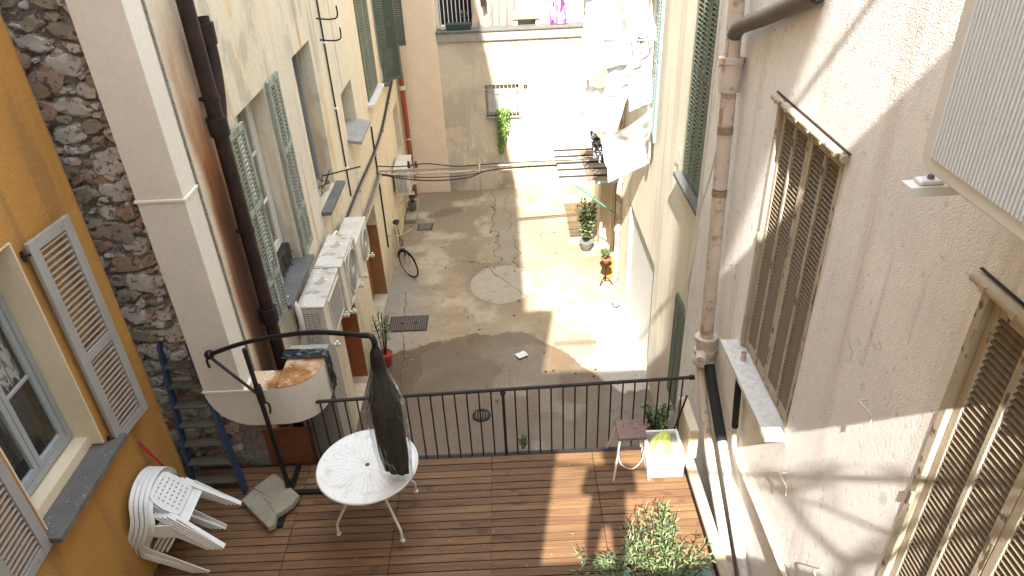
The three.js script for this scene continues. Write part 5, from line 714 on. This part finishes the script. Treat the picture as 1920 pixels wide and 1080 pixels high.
// bicycle leaning by the left wall, front wheel towards the viewer
{
  const t = thing('bicycle', 'old silver bicycle with black saddle leaning by the left wall', 'bicycle', [-2.28, 0, -13.6]); t.rotation.set(0, 0.25, 0.12); t.rotation.order = 'YXZ';
  const put = (n, gs, mt, par = t) => mesh(n, metric(join(gs)), mt, par); const silver = M({ color: '#a9a49c', roughness: 0.35, metalness: 0.7 }), paint = M({ color: '#8a6f66', roughness: 0.4, metalness: 0.3 });
  const wheel = (z, turn) => { const w = new THREE.Group(); w.name = 'wheel'; w.position.set(0, 0.335, z); w.rotation.y = turn; t.add(w); mesh('tyre', metric(new THREE.TorusGeometry(0.32, 0.017, 8, 48).rotateY(PI2)), m.rubber, w); mesh('rim', metric(new THREE.TorusGeometry(0.297, 0.010, 8, 48).rotateY(PI2)), silver, w); const sp = []; for (let k = 0; k < 28; k++) { const a = k * Math.PI * 2 / 28; sp.push(rod(V3((k % 2 ? 1 : -1) * 0.02, 0, 0), V3(0, 0.295 * Math.cos(a), 0.295 * Math.sin(a)), 0.0016, 0.0016, 4)); } mesh('spokes', metric(join(sp)), silver, w).userData.kind = 'stuff'; mesh('hub', metric(join([rod(V3(-0.04, 0, 0), V3(0.04, 0, 0), 0.018)])), silver, w); mesh('mudguard', metric(join([new THREE.TorusGeometry(0.345, 0.02, 6, 24, 2.4).rotateZ(0.5).rotateY(PI2).scale(1, 1, -1)])), silver, w); };
  wheel(0.2, 0.5); wheel(-0.85, 0);
  put('frame', [rod(V3(0, 0.9, 0.0), V3(0, 0.3, -0.42), 0.017), rod(V3(0, 0.78, -0.6), V3(0, 0.3, -0.42), 0.016), rod(V3(0, 0.72, -0.58), V3(0, 0.82, 0.0), 0.015), rod(V3(0.05, 0.335, -0.85), V3(0, 0.3, -0.42), 0.011), rod(V3(-0.05, 0.335, -0.85), V3(0, 0.3, -0.42), 0.011), rod(V3(0.05, 0.335, -0.85), V3(0, 0.72, -0.6), 0.010), rod(V3(-0.05, 0.335, -0.85), V3(0, 0.72, -0.6), 0.010), rod(V3(0, 0.95, -0.02), V3(0, 0.72, 0.06), 0.02)], paint); put('fork', [rod(V3(0.05, 0.335, 0.2), V3(0.04, 0.7, 0.07), 0.011), rod(V3(-0.05, 0.335, 0.2), V3(-0.04, 0.7, 0.07), 0.011), rod(V3(-0.05, 0.7, 0.07), V3(0.05, 0.7, 0.07), 0.014)], silver); put('handlebar', [tube([[-0.29, 0.98, -0.22], [-0.27, 1.0, -0.08], [-0.12, 1.0, 0.02], [0, 0.98, 0.03], [0.12, 1.0, 0.02], [0.27, 1.0, -0.08], [0.29, 0.98, -0.22]], 0.011, 8, 40), rod(V3(0, 0.9, 0), V3(0, 0.99, 0.03), 0.013)], silver); for (const s of [-1, 1]) put('grip', [rod(V3(s * 0.285, 0.988, -0.14), V3(s * 0.291, 0.98, -0.24), 0.016)], m.rubber); put('seat_post', [rod(V3(0, 0.76, -0.59), V3(0, 0.94, -0.65), 0.013)], silver);
  const sd = new THREE.SphereGeometry(1, 20, 12), sp = sd.attributes.position; for (let i = 0; i < sp.count; i++) { const z = sp.getZ(i); sp.setXYZ(i, sp.getX(i) * (0.085 - 0.055 * sst(-0.3, 0.8, z)), sp.getY(i) * 0.035, z * 0.14); } sd.translate(0, 0.97, -0.64); sd.computeVertexNormals(); put('saddle', [sd], m.blackPlastic); put('carrier', [rod(V3(-0.06, 0.72, -0.7), V3(-0.06, 0.72, -1.05), 0.006), rod(V3(0.06, 0.72, -0.7), V3(0.06, 0.72, -1.05), 0.006), rod(V3(-0.06, 0.72, -1.05), V3(0.06, 0.72, -1.05), 0.006)], silver); put('crank', [rod(V3(-0.08, 0.3, -0.42), V3(0.08, 0.3, -0.42), 0.014), new THREE.TorusGeometry(0.09, 0.008, 6, 28).rotateY(PI2).translate(0.05, 0.3, -0.42)], silver);
}
plant('potted_plant', 'tall leafy pot plant by the door on the sunny side', 'plant', [1.72, 0.2, -14.3], { stems: 22, h: 1.05, spread: 0.24, leaf: 0.13, w: 0.05, per: 17, droop: 0.4, from: 0.12 }, pot(m.acDark, 0.12, 0.16, 0.23));
plant('potted_plant', 'small bright plant in a saucer on an iron stand', 'plant', [1.95, 0.62, -12.75], { stems: 14, h: 0.24, spread: 0.12, leaf: 0.07, w: 0.04, per: 10, droop: 0.4 }, pot(m.terracotta, 0.07, 0.1, 0.14));
{ const t = thing('plant_stand', 'slender iron plant stand with three feet by the orange doormat', 'stand', [1.95, 0, -12.75]); part('plate', new THREE.CylinderGeometry(0.13, 0.12, 0.02, 24).translate(1.95, 0.50, -12.75), m.rust, t); part('stem', rod(V3(1.95, 0.12, -12.75), V3(1.95, 0.49, -12.75), 0.02, 0.014), m.rust, t); for (let k = 0; k < 3; k++) { const a = k * 2.09 + 0.4; part('foot', tube([[1.95, 0.16, -12.75], [1.95 + 0.09 * Math.cos(a), 0.13, -12.75 + 0.09 * Math.sin(a)], [1.95 + 0.16 * Math.cos(a), 0.015, -12.75 + 0.16 * Math.sin(a)]], 0.012, 7), m.rust, t); }
  one('doormat', rbox(2.0, 2.24, 0, 0.018, -13.9, -12.95, 0.005), M({ color: '#d08a2e', map: GRAIN }), 'orange doormat at the foot of the dark red door', 'mat');
  const b = thing('boot_scraper', 'small curled iron boot scraper by the garage', 'scraper', [2.05, 0, -11.9]); part('bar', tube([[1.98, 0.05, -11.95], [2.0, 0.02, -11.85], [2.06, 0.02, -11.8], [2.12, 0.06, -11.85]], 0.012, 6), m.rail, b); }
plant('potted_plant', 'spiky potted plant in a red pot beside the manhole cover', 'plant', [-2.4, 0.24, -10.3], { stems: 9, h: 0.85, spread: 0.16, leaf: 0.16, w: 0.022, per: 12, droop: 0.5, from: 0.45, r: 0.007 }, pot(M({ color: '#a03226', roughness: 0.6 }), 0.1, 0.13, 0.26));
plant('potted_plant', 'dark green potted plant on the low slab in the far corner', 'plant', [-2.5, 0.3, -16.6], { stems: 14, h: 0.6, spread: 0.14, leaf: 0.1, w: 0.04, per: 12, droop: 0.4 }, pot(m.acDark, 0.08, 0.11, 0.2));
// cable bundle across the yard
{
  const t = thing('cable_bundle', 'bundle of old cables tied to a thin truss across the yard', 'cables', [0, 2.3, -13.8]); const A = V3(LX + 0.02, 2.44, -13.48), B = V3(FX, 2.2, -14.15), at = (f, dy = 0, dz = 0) => A.clone().lerp(B, f).add(V3(0, dy - 0.08 * 4 * f * (1 - f) * 0.2, dz));
  part('truss_wire', tube([0, 0.2, 0.4, 0.6, 0.8, 1].map((f) => at(f, 0.05)), 0.02, 7, 60), m.cableL, t); part('truss_wire', tube([0, 0.2, 0.4, 0.6, 0.8, 1].map((f) => at(f, -0.04)), 0.024, 7, 60), m.castiron, t);
  const lattice = []; for (let k = 0; k < 40; k++) lattice.push(rod(at(k / 40, k % 2 ? 0.05 : -0.04), at((k + 1) / 40, k % 2 ? -0.04 : 0.05), 0.006, 0.006, 5)); part('lattice', lattice, m.cableL, t).userData.kind = 'stuff';
  part('cable', tube([0, 0.12, 0.25, 0.38, 0.45, 1].map((f, i) => at(f, [0, -0.14, -0.2, -0.16, -0.04, -0.02][i], 0.03)), 0.013, 7, 80), m.cable, t); part('cable', tube([0, 0.12, 0.25, 0.38, 0.5, 1].map((f, i) => at(f, [0.02, -0.08, -0.12, -0.1, 0, 0][i], 0.05)), 0.010, 7, 80), m.cable, t); part('cable', tube([0, 0.1, 0.2, 0.27, 0.33, 0.5, 1].map((f, i) => at(f, [0.16, 0.13, 0.17, 0.12, 0.08, 0.1, 0.06][i])), 0.012, 7, 80), m.cable, t); part('lashing', rod(at(0.42, -0.08), at(0.42, 0.1), 0.02), m.cableW, t); part('insulator', [rod(at(0.13, 0.1), at(0.13, 0.24), 0.035, 0.02, 8)], m.cable, t); part('insulator', [rod(at(0.16, 0.1), at(0.16, 0.22), 0.03, 0.02, 8)], m.cable, t);
}
// glazed canopy over the right hand door
{
  const t = thing('door_canopy', 'rusty barred canopy with dirty glass over the door', 'canopy', [1.6, 2.3, -13.7]); for (let k = 0; k < 6; k++) { const z = -14.6 + k * 0.36; part('bar', box(1.0, 2.24, 2.30, 2.335, z - 0.012, z + 0.012), k === 5 ? m.teal : m.cable, t); } part('cross_bar', box(1.45, 1.47, 2.27, 2.284, -14.6, -12.8), m.castiron, t); part('cross_bar', box(1.95, 1.97, 2.27, 2.284, -14.6, -12.8), m.castiron, t);
  const gl = new THREE.MeshPhysicalMaterial({ color: new THREE.Color('#efece4'), transmission: 0.75, roughness: 0.4, thickness: 0 }); for (let k = 0; k < 5; k++) { part('pane', box(1.02, 1.55, 2.288, 2.293, -14.59 + k * 0.36, -14.26 + k * 0.36), gl, t); part('pane', box(1.56, 2.23, 2.288, 2.293, -14.59 + k * 0.36, -14.26 + k * 0.36), M({ color: '#9a9182', map: T.drop, roughness: 0.8 }), t, 'pane coated with grime'); }
  part('strut', rod(V3(1.30, 2.28, -12.82), V3(2.24, 1.5, -12.82), 0.016), M({ color: '#3f8f74', roughness: 0.5 }), t); part('strut', rod(V3(1.30, 2.28, -14.55), V3(2.24, 1.5, -14.55), 0.016), M({ color: '#3f8f74', roughness: 0.5 }), t);
}
// ---------------------------------------------------------------- laundry on lines outside the right hand window
const sheetM = (h, tr = 0.3) => new THREE.MeshPhysicalMaterial({ color: new THREE.Color(h), roughness: 0.95, transmission: tr, thickness: 0, side: THREE.DoubleSide });
function cloth(label, c, mt, { amp = 0.07, fx = 3, fy = 2, sd = 0, bulge = 0.1, n = 44, cat = 'laundry', name = 'hung_sheet', group = 'laundry by the teal shutters' } = {}) {
  const [a, b, d, e] = c.map((p) => V3(...p)), g = new THREE.PlaneGeometry(1, 1, n, n), p = g.attributes.position, nrm = new THREE.Vector3().crossVectors(b.clone().sub(a), d.clone().sub(a)).normalize();
  for (let i = 0; i < p.count; i++) { const u = p.getX(i) + 0.5, v = 0.5 - p.getY(i), q = a.clone().lerp(b, u).lerp(d.clone().lerp(e, u), v); const w = amp * (0.3 + v) * (Math.sin(u * fx * 6.28 + sd + 1.5 * v) * 0.4 + 1.6 * (fbm(u * fx + sd, v * fy + sd, 4) - 0.5)) + bulge * Math.sin(u * 3.14) * Math.sin(v * 2.6); q.addScaledVector(nrm, w); q.y += 0.06 * (fbm(u * 5 + sd, 3.1, 3) - 0.5) * v - 0.10 * Math.sin(u * 3.14) * (1 - v); q.x += 0.07 * (fbm(v * 4 + sd, 7.7, 3) - 0.5); p.setXYZ(i, q.x, q.y, q.z); }
  g.computeVertexNormals(); return tag(mesh(name, g, mt, scene), label, cat, group);
}
const WS = sheetM('#e4e4e2', 0.2);
cloth('topmost white sheet billowing out from the laundry lines', [[1.40, 5.75, -12.3], [1.98, 6.45, -10.7], [1.14, 4.40, -12.3], [1.92, 5.15, -10.9]], WS, { amp: 0.13, sd: 1, bulge: 0.2, fx: 2 });
cloth('white sheet against the teal shutter at the top of the laundry', [[1.68, 5.9, -12.4], [2.14, 6.5, -10.6], [1.6, 5.1, -12.4], [2.18, 5.55, -10.6]], WS, { amp: 0.14, sd: 4 });
cloth('long white sheet hanging like a sleeve in the middle of the laundry', [[1.80, 5.28, -11.35], [2.08, 5.40, -11.0], [1.42, 3.86, -11.6], [1.83, 3.80, -11.2]], WS, { amp: 0.1, sd: 8, fx: 2 });
cloth('broad white sheet hanging flat beside the cream wall', [[1.90, 5.45, -11.0], [2.18, 5.60, -10.45], [1.93, 4.33, -11.0], [2.2, 4.6, -10.5]], WS, { amp: 0.07, sd: 12, bulge: 0.05 });
cloth('lowest white cloth flapping above the garage', [[1.58, 3.78, -11.45], [2.18, 4.62, -10.25], [1.76, 2.98, -11.3], [2.2, 3.75, -10.2]], WS, { amp: 0.09, sd: 17, bulge: 0.2, fx: 2 });
cloth('white shirt twisting in the left of the laundry', [[1.42, 4.42, -12.2], [1.92, 4.60, -11.9], [1.27, 3.85, -12.2], [1.6, 3.76, -12.0]], WS, { amp: 0.2, sd: 23, name: 'hung_shirt' });
{
  const pr = tex(256, 256, (u, v) => (fbm(u * 26, v * 26, 3) > 0.56 ? [0.75, 0.75, 0.74] : [0.012, 0.012, 0.013])); const pm = new THREE.MeshStandardMaterial({ map: pr, roughness: 0.95, side: THREE.DoubleSide });
  cloth('black and white patterned skirt below the laundry', [[1.48, 3.76, -12.0], [1.80, 3.56, -11.9], [1.50, 3.20, -12.0], [1.90, 3.05, -11.8]], pm, { amp: 0.16, sd: 31, fx: 4, name: 'hung_skirt' });
  cloth('red garment on the small inner line of the laundry', [[1.70, 4.88, -12.3], [1.80, 4.92, -12.25], [1.73, 4.62, -12.3], [1.81, 4.62, -12.25]], sheetM('#b5163c', 0), { amp: 0.03, sd: 3, n: 14, name: 'hung_garment' }); cloth('dark grey garment on the small inner line of the laundry', [[1.81, 4.92, -12.25], [1.94, 4.97, -12.2], [1.82, 4.56, -12.25], [1.93, 4.56, -12.2]], sheetM('#2b2a31', 0), { amp: 0.03, sd: 5, n: 14, name: 'hung_garment' });
  const t = thing('laundry_lines', 'clothes lines on iron arms projecting from the cream wall', 'clothes line', [2, 5, -11.5]); for (const z of [-10.35, -12.45]) part('arm', rod(V3(FX, 5.55, z), V3(1.2, 5.62, z), 0.012), m.castiron, t); for (const x of [1.3, 1.6, 1.9, 2.1]) part('line', rod(V3(x, 5.6, -10.3), V3(x, 5.6, -12.5), 0.004, 0.004, 5), m.cableW, t);
}
// terrace above the end wall
{
  const z = -18.6; const t = thing('terrace_grille', 'white barred grille with dark opening on the terrace', 'grille', [-1.1, 4, z]); for (let k = 0; k < 9; k++) part('bar', rod(V3(-1.52 + k * 0.1, 4.12, z), V3(-1.52 + k * 0.1, 6, z), 0.011), m.whitePaint, t); part('opening', box(-1.56, -0.66, 3.92, 6, z - 0.2, z - 0.15), m.dark, t); part('jamb', rbox(-0.68, -0.5, 3.9, 6, z - 0.2, z + 0.1, 0.01), m.castiron, t); part('top_rail', box(-1.56, -0.66, 4.12, 4.15, z - 0.015, z + 0.015), m.whitePaint, t);  // dark panel behind the bars gives the opening its unlit depth by colour
  const pl = thing('trough_planter', 'dark green trough planter on the coping', 'planter', [-1.05, 4.22, BZ - 0.15]); part('trough', rbox(-1.34, -0.75, 4.22, 4.37, BZ - 0.25, BZ - 0.02, 0.02, 2), M({ color: '#26362f', roughness: 0.6 }), pl); one('clay_pot', rbox(-1.50, -1.37, 4.22, 4.34, BZ - 0.18, BZ - 0.05, 0.03, 2), m.castiron, 'small pale clay pot beside the trough planter', 'pot'); plant('terrace_plant', 'red flowering plant behind the white grille', 'plant', [-0.95, 4.2, z - 0.08], { stems: 8, h: 0.4, spread: 0.12, leaf: 0.08, w: 0.05, per: 8 });
  const dg = sheetM('#8e8479', 0); cloth('grey brown blanket hung on the terrace', [[-0.45, 6.2, -18.5], [0.45, 6.2, -18.5], [-0.5, 4.0, -18.4], [0.42, 4.0, -18.4]], dg, { amp: 0.1, fx: 5, sd: 40, bulge: 0, name: 'hung_blanket', group: 'terrace laundry' }); cloth('beige cover hung beside the white grille', [[-0.72, 5.8, -18.35], [-0.3, 5.8, -18.35], [-0.74, 4.1, -18.3], [-0.26, 4.1, -18.3]], sheetM('#b5a48e', 0), { amp: 0.08, fx: 3, sd: 44, bulge: 0, name: 'hung_blanket', group: 'terrace laundry' });
  cloth('dark socks pegged on the terrace line', [[-0.52, 5.6, -18.1], [-0.36, 5.6, -18.1], [-0.50, 4.7, -18.1], [-0.38, 4.72, -18.1]], sheetM('#1d1b1b', 0), { amp: 0.03, sd: 47, n: 12, bulge: 0, name: 'hung_socks', group: 'terrace laundry' });
  const n = thing('stone_niche', 'pale niche with crumbling stone lintel on the terrace', 'niche', [0.65, 3.9, -18.5]); part('lintel', rbox(0.28, 0.95, 4.36, 4.52, -18.5, -18.1, 0.02), m.conc, n); part('jamb', rbox(0.30, 0.40, 3.9, 4.36, -18.45, -18.15, 0.01), m.cream, n); part('jamb', rbox(0.84, 0.94, 3.9, 4.36, -18.45, -18.15, 0.01), m.cream, n); part('back', box(0.40, 0.84, 3.9, 4.36, -18.45, -18.4), m.creamR, n);
  const tw = tex(256, 256, (u, v) => { const w = sst(0.52, 0.56, fbm(u * 5 + 2, v * 5, 3)), r = sst(0.62, 0.66, fbm(u * 7 + 9, v * 7, 3)); return mix3(mix3(lin('#e85fc0'), lin('#f1d6ea'), w), lin('#b01560'), r); }); cloth('bright pink printed towel hung on the sunny terrace', [[1.15, 5.3, -18.05], [1.6, 5.3, -18.05], [1.17, 4.27, -18.0], [1.58, 4.27, -18.0]], new THREE.MeshStandardMaterial({ map: tw, roughness: 0.95, side: THREE.DoubleSide }), { amp: 0.05, sd: 51, bulge: 0.02, name: 'hung_towel', group: 'terrace laundry' });
  one('terrace_post', rbox(2.02, 2.2, 3.9, 7, -18.3, -18.1, 0.01), m.greypipe, 'brown timber post at the right end of the terrace', 'post'); one('brown_flap', rbox(2.0, 2.02, 3.3, 4.1, -17.7, -17.2, 0.004), M({ color: '#b99a72', map: GRAIN }), 'brown board hanging under the right end of the coping', 'board');
}
// ---------------------------------------------------------------- photographer on the landing, and a twiggy shrub beside; both are out of frame and cast the figures on deck and wall
{
  const F = 6.85, X = -0.08, Z = 0.24, N = 84, S = 0.95, mc = new MarchingCubes(N, new THREE.MeshBasicMaterial(), false, false, 200000);
  const J = (x, y, z) => V3(x, y, z); const bones = [];
  const cap = (a, b, r0, r1) => bones.push([a, b, r0, r1]);
  for (const s of [-1, 1]) { cap(J(s * 0.10, 0.84, 0), J(s * 0.125, 0.46, -0.02), 0.088, 0.058); cap(J(s * 0.125, 0.46, -0.02), J(s * 0.13, 0.09, 0.03), 0.056, 0.038); cap(J(s * 0.13, 0.05, 0.05), J(s * 0.15, 0.04, -0.13), 0.045, 0.035); cap(J(s * 0.175, 1.42, 0), J(s * 0.225, 1.19, 0.0), 0.07, 0.058); cap(J(s * 0.225, 1.19, 0.0), J(s * 0.08, 1.17, -0.16), 0.052, 0.034); cap(J(s * 0.08, 1.17, -0.16), J(s * 0.05, 1.175, -0.185), 0.032, 0.026); }
  cap(J(-0.04, 0.90, 0), J(-0.04, 1.1, 0), 0.14, 0.13); cap(J(0.04, 0.90, 0), J(0.04, 1.1, 0), 0.14, 0.13); cap(J(0, 1.1, 0), J(0, 1.34, 0), 0.15, 0.155); cap(J(-0.13, 1.42, 0), J(0.13, 1.42, 0), 0.08, 0.08); cap(J(0, 1.44, 0), J(0, 1.56, -0.03), 0.055, 0.05); cap(J(0, 1.62, -0.05), J(0, 1.66, -0.04), 0.092, 0.09); cap(J(0, 1.61, -0.14), J(0, 1.59, -0.145), 0.018, 0.014);
  const sd = (p) => { let d = 9; for (const [a, b, r0, r1] of bones) { const ab = b.clone().sub(a), t = clamp(p.clone().sub(a).dot(ab) / ab.lengthSq()), q = p.distanceTo(a.clone().addScaledVector(ab, t)) - lerp(r0, r1, t), k = 0.03, h = Math.max(k - Math.abs(d - q), 0) / k; d = Math.min(d, q) - h * h * k * 0.25; } return d; };
  const v = V3(); for (let k = 0; k < N; k++) for (let j = 0; j < N; j++) for (let i = 0; i < N; i++) { v.set((i - N / 2) / (N / 2) * S, (j - N / 2) / (N / 2) * S + 0.85, (k - N / 2) / (N / 2) * S); mc.field[i + j * N + k * N * N] = (Math.abs(v.x) > 0.4 || Math.abs(v.z) > 0.35) ? -1 : -sd(v); }
  mc.isolation = 0; mc.update(); const g = new THREE.BufferGeometry(), n = mc.count; g.setAttribute('position', new THREE.Float32BufferAttribute(Array.from(mc.positionArray.slice(0, n * 3)), 3)); g.setAttribute('normal', new THREE.Float32BufferAttribute(Array.from(mc.normalArray.slice(0, n * 3)), 3)); g.scale(S, S, S); g.translate(0, 0.85, 0);
  const t = thing('person', 'person in dark clothes standing on the landing holding a camera at chest height', 'person', [X, F, Z]); mesh('body', metric(g), M({ color: '#3a3c44', roughness: 0.95 }), t);
  const hair = new THREE.SphereGeometry(0.1, 20, 14, 0, Math.PI * 2, 0, 1.7); hair.scale(1, 1.02, 1.05).rotateX(0.45).translate(0, 1.655, -0.035); mesh('hair', metric(hair), M({ color: '#2a211b', roughness: 0.9 }), t);
  tag(mesh('handheld_camera', metric(join([rbox(X - 0.06, X + 0.06, F + 1.13, F + 1.2, 0.025, 0.07, 0.01, 2), rod(V3(X, F + 1.165, 0.03), V3(X, F + 1.165, 0.016), 0.03, 0.028, 18)])), m.blackPlastic, scene), 'small black camera held by the person on the landing', 'camera');
}
{
  const t = thing('bare_shrub', 'bare twiggy potted shrub on the landing beside the person', 'shrub', [1.42, 6.85, 0.4]); const tw = []; const grow = (p, d, L, r, k) => { const q = p.clone().addScaledVector(d, L); tw.push(rod(p, q, r, r * 0.7, 5)); if (k) for (let i = 0; i < 3; i++) grow(q, d.clone().add(V3(rr(-0.8, 0.8), rr(-0.1, 0.5), rr(-0.5, 0.5))).normalize(), L * rr(0.6, 0.85), r * 0.68, k - 1); }; grow(V3(0, 0.25, 0), V3(0, 1, 0), 0.42, 0.028, 4); mesh('branches', metric(join(tw)), m.rust, t).userData.kind = 'stuff'; mesh('pot', metric(join([potG(0.13, 0.18, 0.3)])), m.terracotta, t);
}
// ---------------------------------------------------------------- petals and grit scattered on deck and yard
{
  const scatter = (n, fn, size, mt, name, label) => { const g = []; for (let k = 0; k < n; k++) { const p = fn(), s = size * rr(0.5, 1.5); g.push(new THREE.IcosahedronGeometry(s, 0).scale(1.4, 0.35, 1).rotateY(rr(0, 6)).translate(p[0], p[1] + s * 0.2, p[2])); } return one(name, g, mt, label, 'litter', null, 'stuff'); };
  scatter(120, () => [rr(-3.3, 0.6), DECK + 0.003, rr(-5.4, -3.9)], 0.0048, m.conc, 'petal_litter', 'tiny white petals and droppings scattered over the deck');
  scatter(260, () => { const l = rnd() < 0.5; return l ? [LX + 0.05 + Math.pow(rnd(), 2) * 0.8, 0.002, rr(-17.5, -9)] : [FX - 0.05 - Math.pow(rnd(), 2) * 1.2, 0.002, rr(-17.5, -9)]; }, 0.011, m.conc, 'wall_foot_grit', 'grit and crumbs gathered along the foot of the walls');
  scatter(60, () => [rr(-2.4, 1.9), 0.002, rr(-17, -8.5)], 0.016, m.rail, 'dead_leaves', 'scattered dark dead leaves on the yard floor');
}
renderer.render(scene, camera);
